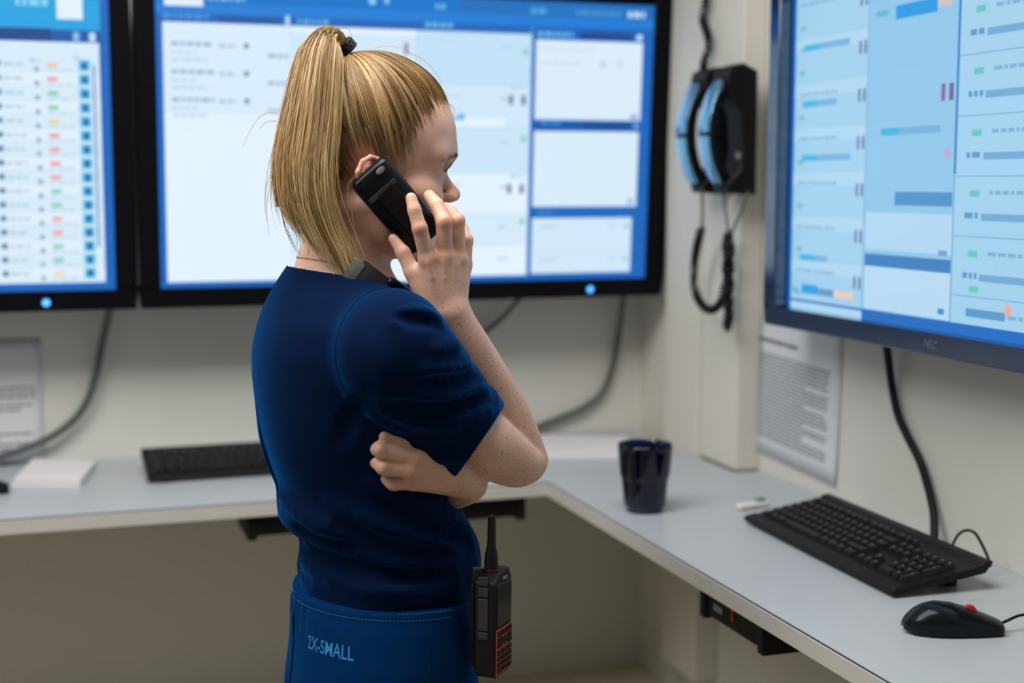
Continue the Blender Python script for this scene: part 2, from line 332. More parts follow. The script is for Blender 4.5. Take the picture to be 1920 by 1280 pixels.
# left screen: a long list
s = Screen(W_SC, H_SC, None, remap([0, 0.125, 0.965, 1], [0, 0.192, 0.974, 1]))
s.rect(0, 0, 1, 1, BLUE, 0); s.rect(0, 0, 0.985, 0.035, (10, 110, 190), 1); s.rect(0, 0.035, 0.985, 0.10, (10, 160, 222), 1); s.rect(0, 0.10, 0.985, 0.125, (4, 84, 166), 1)
s.rect(0.91, 0.022, 0.955, 0.078, (222, 238, 250), 2); s.dash(0.84, 0.045, 0.055, 0.016, (130, 205, 240), 2); s.dash(0.70, 0.045, 0.1, 0.016, (130, 205, 240), 2)
s.rect(0.62, 0.098, 0.90, 0.122, (0, 66, 138), 2); s.rect(0.937, 0.104, 0.948, 0.122, (130, 190, 235), 3); s.rect(0.965, 0.104, 0.976, 0.122, (190, 225, 248), 3)
s.rect(0.012, 0.125, 0.982, 0.965, (212, 232, 246), 1)
s.dash(0.72, 0.165, 0.06, 0.010, (180, 205, 225), 3); s.dash(0.86, 0.19, 0.02, 0.010, (170, 198, 220), 3); s.dash(0.935, 0.178, 0.015, 0.010, (180, 205, 225), 3)
rowc = [(240, 195, 130), (240, 150, 150), (120, 205, 170), (120, 205, 170), (240, 205, 140), (240, 150, 150), (240, 150, 150), (240, 150, 150), (240, 155, 155), (125, 205, 175), (120, 205, 170), (240, 160, 160), (240, 150, 150), (130, 205, 180), (120, 205, 170), (240, 210, 160)]
for i in range(16):
    v = 0.203 + i * 0.0485
    s.rect(0.015, v + 0.022, 0.982, v + 0.0235, (185, 212, 232), 2)
    if i % 2: s.rect(0.015, v - 0.024, 0.982, v + 0.022, (220, 237, 249), 2)
    s.rect(0.800, v - 0.012, 0.811, v + 0.008, (95, 140, 175), 3); s.dash(0.815, v, 0.035, 0.010, (175, 200, 218), 3)
    s.rect(0.890, v - 0.006, 0.908, v + 0.008, rowc[i], 3); s.dash(0.868, v + 0.016, 0.008, 0.016, (130, 165, 195), 3); s.dash(0.89, v + 0.018, 0.045, 0.006, (185, 208, 226), 3)
    for k in range(3): s.dash(0.05 + 0.22 * k, v, 0.14, 0.010, (170, 195, 215), 3)
    s.dash(0.70, v + 0.01, 0.05, 0.009, (180, 204, 222), 3)
    s.rect(0.944, v - 0.020, 0.966, v + 0.020, (120, 205, 240), 3); s.rect(0.949, v - 0.012, 0.961, v + 0.014, (10, 110, 170), 4)
s.rect(0.970, 0.20, 0.9735, 0.84, (60, 110, 175), 4)
pl1 = on_y(252, 576, 2.80)
monitor('wide black wall screen showing a long list, cut off by the left edge', (pl1[0] + 0.005 - MW / 2, 2.80, 1.262), 0, TILT, MW, MH, BZ, BB, 0.008, s, M['bezel'], 0.128, 0.378)

# right screen, deep charcoal bezel
WR, HR = 1.016, 0.5715
s = Screen(WR, HR, remap([0, 0.265, 0.4855, 1], [0, 0.233, 0.460, 1]), remap([0, 0.5, 0.965, 1], [0, 0.505, 0.972, 1]))
a0 = (158, 204, 232); a1 = (140, 194, 228); a2 = (172, 211, 236); ln = (110, 165, 208)
s.rect(0, 0, 1, 1, (4, 104, 190), 0); s.rect(0, 0, 1, 0.085, (0, 82, 160), 1); s.dash(0.03, 0.05, 0.2, 0.02, (60, 140, 205), 2)
s.rect(0.013, 0.075, 0.265, 0.965, a0, 1); s.rect(0.265, 0.03, 0.485, 0.965, a1, 1); s.rect(0.4855, 0.03, 0.99, 0.965, a0, 1)
s.rect(0.264, 0.03, 0.2665, 0.965, ln, 4); s.rect(0.4835, 0.0, 0.4885, 0.60, (40, 120, 190), 4); s.rect(0.485, 0.60, 0.4865, 0.965, (70, 130, 185), 4)
for i in range(7):
    v = 0.13 + i * 0.128
    s.rect(0.013, v + 0.075, 0.264, v + 0.0765, (138, 190, 222), 2); s.rect(0.013, v + 0.0765, 0.264, v + 0.115, a2, 2)
    s.rect(0.236, v - 0.02, 0.243, v + 0.016, (95, 115, 160), 3); s.rect(0.252, v - 0.02, 0.259, v + 0.016, (95, 110, 155), 3)
    s.dash(0.03, v - 0.02, 0.14, 0.009, (130, 176, 208), 3); s.rect(0.03, v + 0.04, 0.05, v + 0.052, (100, 190, 190), 3)
for v, l in ((0.225, 0.16), (0.385, 0.12), (0.54, 0.17), (0.83, 0.10)): s.rect(0.045, v, 0.045 + l, v + 0.018, (112, 176, 218), 4); s.rect(0.045, v, 0.10, v + 0.018, (60, 178, 225), 5)
s.rect(0.055, 0.918, 0.115, 0.945, (30, 160, 222), 5); s.rect(0.115, 0.925, 0.17, 0.945, (95, 150, 200), 4); s.rect(0.172, 0.925, 0.235, 0.945, (228, 200, 180), 5); s.rect(0.022, 0.93, 0.040, 0.945, (90, 180, 190), 5)
s.rect(0.335, 0.165, 0.435, 0.20, (20, 150, 222), 5); s.rect(0.436, 0.165, 0.47, 0.19, (200, 190, 190), 5); s.rect(0.285, 0.17, 0.315, 0.185, (90, 180, 190), 4)
for v in (0.075, 0.40): s.rect(0.45, v - 0.022, 0.459, v + 0.020, (130, 100, 150), 5); s.rect(0.468, v - 0.022, 0.478, v + 0.020, (110, 90, 150), 5)
s.rect(0.305, 0.478, 0.45, 0.497, (110, 172, 216), 4); s.rect(0.305, 0.478, 0.35, 0.497, (50, 178, 220), 5); s.dash(0.29, 0.06, 0.14, 0.010, (105, 160, 200), 3)
s.rect(0.345, 0.645, 0.482, 0.680, (70, 140, 195), 4); s.rect(0.27, 0.700, 0.4835, 0.80, a2, 3); s.rect(0.27, 0.812, 0.4835, 0.845, (52, 122, 188), 4); s.rect(0.27, 0.846, 0.4835, 0.962, (180, 214, 238), 3)
s.rect(0.458, 0.935, 0.472, 0.950, (50, 140, 200), 5); s.rect(0.455, 0.79, 0.475, 0.803, (100, 160, 200), 5); s.rect(0.462, 0.54, 0.475, 0.56, (190, 160, 185), 5)
for i in range(6):
    v = 0.12 + i * 0.145
    s.rect(0.4885, v + 0.05, 0.99, v + 0.052, (90, 155, 200), 2); s.rect(0.52, v + 0.085, 0.54, v + 0.1, (95, 195, 185), 4); s.dash(0.56, v + 0.09, 0.18, 0.009, (125, 172, 206), 3)
    s.rect(0.545, v - 0.005, 0.64, v + 0.012, (110, 165, 208), 4); s.dash(0.51, v, 0.03, 0.014, (90, 150, 190), 4)
    for k in range(2): s.rect(0.75 + 0.02 * k, v, 0.758 + 0.02 * k, v + 0.035, (110, 110, 155), 4)
s.rect(0.52, 0.925, 0.60, 0.945, (85, 150, 200), 5); s.rect(0.60, 0.905, 0.612, 0.93, (230, 170, 150), 5); s.rect(0.525, 0.87, 0.545, 0.885, (95, 200, 180), 5)
pr = on_x(1432, 607, 1.2)
MWR = WR + 2 * 0.036; MHR = HR + 0.036 + 0.033
monitor('charcoal-framed wall screen with blue-tinted panels on the right wall', (1.2, pr[1] - MWR / 2, pr[2]), -PI / 2, 0.0, MWR, MHR, 0.036, 0.033, 0.026, s, M['bezel_blue_reflect'], 0.1145, None, logo=-MWR / 2 + (pr[1] - on_x(1746, 660, 1.2)[1]))

# ------------------------------------------------------------------ papers on the walls
def sheet(label, loc, rz, w, h, lines, curl=0.004, lean=0.0):
    t = thing('paper_notice', label, 'paper', loc, (0, lean, rz), 'printed notices on the walls')
    b = MB(); n = 10
    def yy(u, v): return -0.0012 - curl * (v ** 3) * (0.4 + 0.6 * u)
    g = [[(w * i / n, yy(i / n, j / n), -h * j / n) for i in range(n + 1)] for j in range(n + 1)]
    for j in range(n):
        for i in range(n): b.add([g[j][i], g[j][i + 1], g[j + 1][i + 1], g[j + 1][i]], [(0, 1, 2, 3)], 0, True)
    pb = b
    for (u0, u1, v, hh, mi) in lines:
        u = u0
        while u < u1:
            l = min(random.uniform(0.012, 0.05), u1 - u)
            a = [(u, v - hh / 2), (u + l, v - hh / 2), (u + l, v + hh / 2), (u, v + hh / 2)]
            pb.add([(x * w, yy(x, y) - 0.0010, -y * h) for x, y in a], [(0, 1, 2, 3)], mi + 1); u += l + 0.010
    o = b.build('sheet', [M['paper'], M['ink'], M['ink_dark']], t); sd = o.modifiers.new('thick', 'SOLIDIFY'); sd.thickness = 0.0003; sd.offset = 1
    return t
L1 = [(0.02, 0.50, 0.24, 0.022, 1)]
v = 0.33; random.seed(3)
while v < 0.90:
    L1.append((0.03, random.choice((0.86, 0.88, 0.84, 0.60, 0.87)), v, 0.010, 0)); v += 0.024
pp = on_x(1583, 640, WX)
sheet('white printed page on the right wall beneath the charcoal-framed screen', (WX - 0.0005, pp[1] + 0.305, 1.275), -PI / 2, 0.305, 0.292, L1, lean=math.radians(2.0))
L2 = []
for v, l in ((0.39, 0.93), (0.43, 0.95), (0.47, 0.93), (0.53, 0.90), (0.57, 0.80), (0.76, 0.90), (0.80, 0.6), (0.84, 0.88), (0.88, 0.7)): L2.append((0.08, l, v, 0.016, 0))
pa = on_y(76, 633, WY); pb_ = on_y(82, 865, WY)
random.seed(5)
sheet('white printed page on the back wall beneath the left list screen', (pa[0] - 0.21, WY - 0.0005, pa[2]), 0, 0.21, pa[2] - pb_[2], L2, 0.003)

# ------------------------------------------------------------------ cables
def cable(label, pts, r, m, name='cable', group='cables hanging below the screens'):
    P_ = [(p[0], p[1], max(p[2], DZ + r + 0.002)) for p in smooth_path(pts)]
    o = MB().tube(P_, r, 10).build(name, m); return tag(o, label, 'cable', group)
random.seed(9)
cable('grey cable drooping from the left list screen past the notice', [on_y(x, y, Y) for x, y, Y in ((207, 560, 2.86), (205, 580, 2.90), (192, 640, 2.94), (180, 700, 2.945), (163, 752, 2.945), (135, 790, 2.945), (90, 822, 2.945), (40, 843, 2.945), (0, 856, 2.94), (-60, 880, 2.93), (-120, 905, 2.92))], 0.0075, M['cable_grey'])
cable('grey cable slanting down from the middle screen beside the woman\'s forearm', [on_y(x, y, Y) for x, y, Y in ((985, 548, 2.86), (965, 570, 2.90), (940, 597, 2.94), (905, 625, 2.95), (870, 648, 2.95), (800, 690, 2.95), (740, 760, 2.95), (715, 830, 2.95), (710, 872, 2.93))], 0.0055, M['cable_grey'])
cable('grey cable curving from the middle screen down behind the woman\'s elbow', [on_y(x, y, Y) for x, y, Y in ((1169, 548, 2.86), (1167, 570, 2.90), (1161, 620, 2.95), (1150, 680, 2.955), (1130, 733, 2.955), (1095, 763, 2.955), (1050, 783, 2.955), (1015, 797, 2.955), (985, 815, 2.95), (965, 850, 2.94), (960, 858, 2.9))], 0.0065, M['cable_grey'])
cable('black cable running from the right screen down behind the right keyboard', [on_x(x, y, X) for x, y, X in ((1660, 630, 1.27), (1664, 660, 1.285), (1672, 720, 1.30), (1683, 775, 1.30), (1700, 815, 1.30), (1725, 865, 1.30), (1742, 920, 1.30), (1751, 965, 1.295), (1752, 1010, 1.28))], 0.0065, M['cable_black'])

# ------------------------------------------------------------------ wall telephones
def wall_phone(label, y0, cord_pts, extra):
    """near side face at y0; body against the pilaster face"""
    t = thing('wall_telephone', label, 'telephone', (1.2665, y0, 1.480), (0, 0, 0), 'wall telephones in the corner')
    b = MB()   # local x towards the room is negative
    b.prism([(0, 0.0), (-0.058, 0.004), (-0.062, 0.02), (-0.036, 0.045), (-0.030, 0.085), (-0.034, 0.15), (-0.060, 0.190), (-0.064, 0.222), (-0.058, 0.235), (-0.03, 0.242), (0, 0.228)], 'y', 0.0, 0.060)
    b.build('body', M['black_plastic'], t, bevel=0.004)
    # handset: curved bar with two ends turned to the wall
    h = MB(); rings = []
    n = 26
    for i in range(n + 1):
        f = i / n; z = 0.004 + 0.224 * f; bow = 1 - (2 * f - 1) ** 2
        xo = -0.056 - 0.044 * bow ** 0.85; th = 0.024 if 0.2 < f < 0.8 else 0.024 + 0.010 * (abs(f - 0.5) - 0.3) / 0.2
        if i in (0, n): th *= 0.7; xo += 0.006
        e = 0.010; tp = 0.55 + 0.45 * min(1, bow * 2.2); yA, yB = 0.028 - 0.027 * tp, 0.028 + 0.026 * tp
        pr_ = [(xo + th, yA + 0.004), (xo + th - 0.002, yA), (xo + e, yA), (xo + 0.003, yA + 0.003), (xo, yA + 0.010), (xo - 0.0015, (yA + yB) / 2), (xo, yB - 0.010), (xo + 0.003, yB - 0.003), (xo + e, yB), (xo + th - 0.002, yB), (xo + th, yB - 0.004)]
        rings.append([(x, y, z) for x, y in pr_])
    mi_of = [0, 0, 0, 1, 1, 1, 1, 0, 0, 0, 0]
    n_ = len(rings[0])
    for i in range(n):
        for j in range(n_):
            k = (j + 1) % n_; gap = 0.47 < (i + 0.5) / n < 0.51
            h.add([rings[i][j], rings[i][k], rings[i + 1][k], rings[i + 1][j]], [(0, 1, 2, 3)], 1 if (mi_of[j] == 1 and not gap and 1 < i < n - 2) else 0, True)
    h.add(rings[0], [tuple(range(n_))[::-1]]); h.add(rings[-1], [tuple(range(n_))])
    h.build('handset', [M['gloss_black'], M['handset_reflection']], t, sharp=50)
    for nm, pts, kind in cord_pts:
        loc = [np.array(p) - np.array(t.location) for p in pts]
        if kind == 'coil': c = MB().tube(coil_path(loc, 0.0065, 0.0075, 9), 0.0026, 6)
        else: c = MB().tube(smooth_path(loc), kind, 8)
        c.build(nm, M['cable_black'] if kind == 'coil' or kind > 0.003 else M['cable_grey'], t)
    if extra:
        MB().box((-0.044, -0.0012, 0.066), (-0.034, 0.0, 0.078)).build('latch', M['grey_sticker'], t, bevel=0.001)
    return t
def px(x, y, X): return on_x(x, y, X)
wall_phone('black wall telephone nearer the right screen with a twisted curly cord', 2.388, [
    ('cord', [px(1357, 352, 1.215), px(1360, 390, 1.22), px(1366, 440, 1.225)], 0.0025),
    ('cord', [px(1404, 358, 1.25), px(1390, 395, 1.24), px(1370, 440, 1.228)], 0.0025),
    ('curly_cord', [px(1366, 436, 1.228), px(1361, 470, 1.236), px(1370, 500, 1.236), px(1361, 530, 1.236), px(1369, 560, 1.236), px(1364, 590, 1.236), px(1362, 610, 1.236)], 'coil'),
    ('curly_cord', [px(1366, 440, 1.222), px(1371, 470, 1.226), px(1360, 500, 1.226), px(1370, 530, 1.226), px(1361, 560, 1.226), px(1368, 588, 1.226), px(1362, 616, 1.230)], 'coil')], True)
wall_phone('black wall telephone nearer the corner with a looped curly cord', 2.487, [
    ('cord', [px(1315, 352, 1.20), px(1317, 395, 1.205), px(1315, 432, 1.21)], 0.0022),
    ('curly_cord', [px(1315, 428, 1.21), px(1306, 465, 1.215), px(1301, 510, 1.22), px(1305, 550, 1.22), px(1320, 575, 1.22), px(1337, 580, 1.222), px(1352, 565, 1.225), px(1358, 535, 1.228)], 'coil'),
    ('supply_cord', [px(1318, 138, 1.235), px(1322, 110, 1.245), px(1330, 85, 1.25), px(1326, 62, 1.25), px(1318, 35, 1.25), px(1322, 8, 1.25), px(1324, -30, 1.25), px(1320, -120, 1.25)], 'coil')], False)

# ------------------------------------------------------------------ keyboards
def keyboard(label, loc, rz):
    t = thing('computer_keyboard', label, 'keyboard', loc, (0, 0, rz), 'black keyboards on the desk')
    W = 0.452; b = MB()
    b.prism([(0.004, 0.003), (0, 0.006), (0.001, 0.011), (0.006, 0.0135), (0.022, 0.0165), (0.024, 0.0150), (0.141, 0.0345), (0.143, 0.0385), (0.156, 0.0405), (0.158, 0.0385), (0.146, 0.0235)], 'x', 0, W)
    b.build('body', M['black_plastic'], t, bevel=0.0015)
    for x in (0.03, W - 0.06): MB().box((x, 0.108, 0.0), (x + 0.03, 0.122, 0.0195)).build('foot', M['black_plastic'], t, bevel=0.001)
    sl = (0.0345 - 0.0150) / (0.141 - 0.024); cnt = 0; rest = MB()
    def key(x0, y0, w, d=0.0165):
        nonlocal cnt
        e = 0.0014; h = 0.0062; i_ = 0.0022; z = lambda y: 0.0150 + sl * (y - 0.024)
        lo = [(x0 + e, y0 + e), (x0 + w - e, y0 + e), (x0 + w - e, y0 + d - e), (x0 + e, y0 + d - e)]
        hi = [(x0 + e + i_, y0 + e + 0.0012), (x0 + w - e - i_, y0 + e + 0.0012), (x0 + w - e - i_, y0 + d - e - 0.0028), (x0 + e + i_, y0 + d - e - 0.0028)]
        kb = rest if cnt >= 100 else MB()
        kb.loft([[(x, y, z(y) - 0.0005) for x, y in lo], [(x, y, z(y) + h) for x, y in hi]], smooth=False)
        mx_, my_ = x0 + e + i_ + 0.0018, y0 + d * 0.58; q = 0.0024
        if w < 0.03: kb.add([(mx_, my_, z(my_) + h + 0.00012), (mx_ + q, my_, z(my_) + h + 0.00012), (mx_ + q, my_ + q, z(my_ + q) + h + 0.00012), (mx_, my_ + q, z(my_ + q) + h + 0.00012)], [(0, 1, 2, 3)], 1)
        if cnt < 100: kb.build('key', [M['key'], M['keymark']], t)
        cnt += 1
    U = 0.0191; x0 = 0.012; R = [0.026 + 0.0172 * i for i in range(5)]
    x = x0
    for w_ in (1.25, 1.25, 1.25, 6.0, 1.25, 1.25, 1.25, 1.5): key(x, R[0], w_ * U); x += w_ * U
    x = x0
    for w_ in [1.25, 1] + [1] * 10 + [2.75]: key(x, R[1], w_ * U); x += w_ * U
    x = x0
    for w_ in [1.75] + [1] * 12 + [1.25]: key(x, R[2], w_ * U); x += w_ * U
    x = x0
    for w_ in [1.5] + [1] * 12 + [1.5]: key(x, R[3], w_ * U); x += w_ * U
    x = x0
    for w_ in [1] * 13 + [2]: key(x, R[4], w_ * U); x += w_ * U
    nx = x0 + 15 * U + 0.008; nw = 0.0178
    for i in range(3): key(nx + i * nw, R[0], nw)
    key(nx + nw, R[1], nw)
    for r in (3, 4):
        for i in range(3): key(nx + i * nw, R[r], nw)
    mx0 = nx + 3 * nw + 0.007
    key(mx0, R[0], 2 * nw); key(mx0 + 2 * nw, R[0], nw)
    for r in (1, 2, 3, 4):
        for i in range(3): key(mx0 + i * nw, R[r], nw)
    for r, d in ((0, 0.0335), (2, 0.0335)): key(mx0 + 3 * nw, R[r], nw * 0.9, d)
    key(mx0 + 3 * nw, R[4], nw * 0.9)
    x = x0
    for g in (1, 4, 4, 4, 3):
        for i in range(g): key(x, 0.1165, 0.0172, 0.0125); x += 0.0172
        x += 0.010 if g < 4 else 0.0085
    if rest.v: r_ = rest.build('keys', [M['key'], M['keymark']], t); r_['kind'] = 'stuff'
    return t
kr = keyboard('black keyboard on the right desk top beside the mouse', (1.083, 2.066, DZ + 0.0002), -PI / 2 - math.radians(1.5))
keyboard('black keyboard on the back desk top, half hidden by the woman', (0.172, 2.686, DZ + 0.0002), math.radians(1.0))
o = MB().tube(smooth_path([on_x(1772, 1048, 1.243), on_x(1784, 1025, 1.246), on_x(1797, 1002, 1.25), on_x(1812, 994, 1.252), on_x(1828, 999, 1.254), on_x(1842, 1022, 1.262), on_x(1852, 1044, 1.268), on_x(1858, 1062, 1.272)]), 0.0021, 8).build('keyboard_cord', M['cable_black'])
tag(o, 'thin black cord looping up behind the right keyboard', 'cable')

# ------------------------------------------------------------------ mice
def mouse(label, loc, rz, cord):
    t = thing('computer_mouse', label, 'mouse', loc, (0, 0, rz), 'black computer mice')
    b = MB(); rings = []; L = 0.122
    for i in range(25):   # local x from the rear to the front
        f = i / 24; x = L * f
        wd = 0.0315 * math.sqrt(max(0.03, 1 - ((0.42 - f) / 0.432) ** 2)) if f < 0.42 else 0.0315 * (1 - 0.32 * ((f - 0.42) / 0.58) ** 1.7)
        hh = float(np.interp(f, [0, 0.04, 0.12, 0.22, 0.34, 0.5, 0.68, 0.85, 0.96, 1.0], [0.008, 0.0145, 0.0235, 0.0300, 0.0328, 0.0308, 0.0245, 0.0165, 0.0110, 0.0085]))
        if i == 24: wd *= 0.86
        ring = []
        for k in range(20):
            a = PI * k / 19; ring.append((x, -wd * math.cos(a) * (1.0 if math.sin(a) > 0.3 else 0.96), 0.006 + (hh) * math.sin(a) ** 0.75))
        xb = max(x, 0.008 + 0.3 * x) if f < 0.5 else x; ring += [(xb, wd * 0.88, 0.0008), (xb, -wd * 0.88, 0.0008)]
        rings.append(ring)
    b.loft(rings); b.build('shell', M['gloss_black'], t, sharp=60)
    wv = MB(); wr = [[(0.083 + r * math.cos(a * PI / 10), y, 0.0262 + r * math.sin(a * PI / 10)) for a in range(20)] for r, y in ((0.006, -0.0045), (0.0085, -0.003), (0.0085, 0.003), (0.006, 0.0045))]
    wv.loft(wr); wv.build('scroll_wheel', M['red'], t)
    c = MB().tube(smooth_path(cord), 0.0019, 8); c.build('cord', M['cable_black'], t)
    return t
mouse('black mouse with red wheel on the right desk top in front of the keyboard', (1.005, 1.490, DZ), math.radians(-20),
      [(0.119, 0, 0.010), (0.130, 0.002, 0.014), (0.150, 0.010, 0.019), (0.175, 0.018, 0.016), (0.21, 0.02, 0.006), (0.26, -0.01, 0.0025)])
pm = on_z(12, 930, DZ)
mouse('black mouse beside the notepad, cut off by the left edge', (pm[0] - 0.118, 2.700, DZ), math.radians(0),
      [(0.060, 0.028, 0.008), (0.065, 0.06, 0.006), (0.05, 0.1, 0.0025), (-0.05, 0.2, 0.0025)])

# ------------------------------------------------------------------ cup, papers and small things on the desk
cup = thing('tumbler', 'dark blue glass tumbler on the right desk top near the corner', 'cup', (0.964, 2.200, DZ))
cup.scale = (1.05, 1.05, 1.09)
b = MB(); H = 0.107
prof = [(0.0, 0.010), (0.0295, 0.010), (0.0315, 0.014), (0.0365, 0.058), (0.0375, 0.062), (0.0415, 0.098), (0.0425, H - 0.001), (0.0437, H), (0.0447, H - 0.001), (0.0452, H - 0.006), (0.0448, 0.094), (0.0420, 0.063), (0.0408, 0.057), (0.0392, 0.054), (0.0382, 0.048), (0.0350, 0.013), (0.0338, 0.010), (0.0300, 0.008), (0.0290, 0.001), (0.0275, 0.0004), (0.0, 0.0015)]
rings = []
for r, z in prof:
    rings.append([(r * (1 - 0.018 * (0.5 - 0.5 * math.cos(8 * 2 * PI * k / 64)) * (1 if r > 0.033 else 0)) * math.cos(2 * PI * k / 64), r * (1 - 0.018 * (0.5 - 0.5 * math.cos(8 * 2 * PI * k / 64)) * (1 if r > 0.033 else 0)) * math.sin(2 * PI * k / 64), z) for k in range(64)])
b.loft(rings, caps=False); b.build('glass', M['cup'], cup, sharp=60)
pd = thing('notepad', 'white notepad lying on the back desk under the left notice', 'notepad', (0, 0, DZ))
q = [on_z(22, 913, DZ), on_z(150, 913, DZ), on_z(180, 876, DZ), on_z(60, 872, DZ)]
b = MB(); b.prism([(p[0], p[1]) for p in q], 'z', 0.0002, 0.007); b.build('lower_pages', M['pad'], pd)
b = MB(); cx = sum(p[0] for p in q) / 4; cy = sum(p[1] for p in q) / 4
b.prism([(cx + (p[0] - cx) * 0.985 + 0.002, cy + (p[1] - cy) * 0.98) for p in q], 'z', 0.0078, 0.014); b.build('upper_pages', M['pad'], pd)
q = [on_z(985, 862, DZ), on_z(1165, 862, DZ), on_z(1180, 828, DZ), on_z(1010, 824, DZ)]
st = MB().prism([(p[0], p[1]) for p in q], 'z', DZ + 0.0002, DZ + 0.012).build('paper_stack', M['pad'], bevel=0.001)
tag(st, 'low stack of white paper on the desk in the corner behind the tumbler', 'paper')
er = thing('plastic_cap', 'small white plastic cap with a teal end beside the right keyboard', 'cap', tuple(on_z(1384, 957, DZ)[:2]) + (DZ,), (0, 0, math.radians(12)))
MB().box((0, -0.007, 0.0003), (0.066, 0.009, 0.011)).build('cap_body', M['white_plastic'], er, bevel=0.004, seg=3)
MB().box((0.040, -0.004, 0.0115), (0.058, 0.008, 0.018)).build('teal_tip', M['teal_plastic'], er, bevel=0.002)

# ================================================================== the woman: signed-distance modelling
PC = np.array([0.385, 1.71, 0.0])          # the spot she stands on; local x = the way she faces, y = her left, z = up
def LP(x, y, ly): return on_y(x, y, PC[1] + ly) - PC
def A3(*p): return np.array(p, np.float32)
REACH = 0.035
def smin(a, b, k):
    if k <= 0: return np.minimum(a, b)
    h = np.clip(0.5 + 0.5 * (b - a) / k, 0, 1); return b + (a - b) * h - k * h * (1 - h)
def smax(a, b, k): return -smin(-a, -b, k)
class Prim:
    def __init__(s, f, c, r): s.f = f; s.c = np.array(c, np.float32); s.r = r
    def ev(s, P, bc, bh):
        if bc is not None and np.linalg.norm(bc - s.c) - s.r > bh + REACH: return None
        return s.f(P)
class Uni:
    def __init__(s, k, *kids): s.k = k; s.kids = kids
    def ev(s, P, bc, bh):
        r = None
        for c in s.kids:
            d = c.ev(P, bc, bh)
            if d is None: continue
            r = d if r is None else smin(r, d, s.k)
        return r
class Sub:
    def __init__(s, k, a, b): s.k = k; s.a = a; s.b = b
    def ev(s, P, bc, bh):
        a = s.a.ev(P, bc, bh)
        if a is None: return None
        b = s.b.ev(P, bc, bh)
        return a if b is None else smax(a, -b, s.k)
class Warp:
    """a node scaled by k about c0 and moved to c1"""
    def __init__(s, a, c0, c1, k): s.a = a; s.c0 = A3(*c0); s.c1 = A3(*c1); s.k = k
    def ev(s, P, bc, bh):
        d = s.a.ev((P - s.c1) / s.k + s.c0, None if bc is None else (bc - s.c1) / s.k + s.c0, bh / s.k); return None if d is None else d * s.k
class Fn:
    """post-process a node's distance: f(P, d)"""
    def __init__(s, a, f): s.a = a; s.f = f
    def ev(s, P, bc, bh):
        a = s.a.ev(P, bc, bh); return None if a is None else s.f(P, a)
def rc(a, b, ra, rb):
    a = np.array(a, np.float32); b = np.array(b, np.float32); ab = b - a; L2 = float(ab @ ab) + 1e-12
    def f(P):
        t = np.clip((P - a) @ ab / L2, 0, 1); q = P - a - t[:, None] * ab
        return np.sqrt((q * q).sum(1)) - (ra + (rb - ra) * t)
    return Prim(f, (a + b) / 2, math.sqrt(L2) / 2 + max(ra, rb))
def chain(k, pts, rs):
    if k >= 0.008:      # long limbs: a smooth run of tapering pieces, no swelling at the joints
        q = smooth_path([np.append(p, r) for p, r in zip(pts, rs)], 6); return Uni(0.0, *[rc(a[:3], b[:3], a[3], b[3]) for a, b in zip(q, q[1:])])
    return Uni(k, *[rc(pts[i], pts[i + 1], rs[i], rs[i + 1]) for i in range(len(pts) - 1)])
def ball(c, r): return rc(c, np.array(c) + 1e-5, r, r)
def ell(c, r, rot=None):
    c = np.array(c, np.float32); r = np.array(r, np.float32); R = None if rot is None else np.array(Euler(rot).to_matrix(), np.float32)
    def f(P):
        q = P - c
        if R is not None: q = q @ R
        k0 = np.sqrt(((q / r) ** 2).sum(1)); k1 = np.sqrt(((q / (r * r)) ** 2).sum(1)) + 1e-9
        return np.where(k0 < 1e-3, -r.min(), k0 * (k0 - 1) / k1)
    return Prim(f, c, float(r.max()))
def loft_ell(rows, z0, z1, k=0.01):
    """rows (z, xc, ax, by): stacked ellipses"""
    R = np.array(rows, np.float32); o = np.argsort(R[:, 0]); R = R[o]
    zz = np.linspace(R[0, 0], R[-1, 0], 200); S = []
    for j in (1, 2, 3):
        v = np.interp(zz, R[:, 0], R[:, j])
        for _ in range(14): v[1:-1] = 0.25 * v[:-2] + 0.5 * v[1:-1] + 0.25 * v[2:]
        S.append(v)
    def f(P):
        z = P[:, 2]; xc, ax, by = (np.interp(z, zz, s_).astype(np.float32) for s_ in S)
        qx = P[:, 0] - xc; qy = P[:, 1]
        k0 = np.sqrt((qx / ax) ** 2 + (qy / by) ** 2); k1 = np.sqrt((qx / ax ** 2) ** 2 + (qy / by ** 2) ** 2) + 1e-9
        d = np.where(k0 < 1e-3, -np.minimum(ax, by), k0 * (k0 - 1) / k1)
        return smax(smax(d, z - z1, k), z0 - z, k)
    return Prim(f, (0, 0, (z0 + z1) / 2), 0.25 + (z1 - z0) / 2)

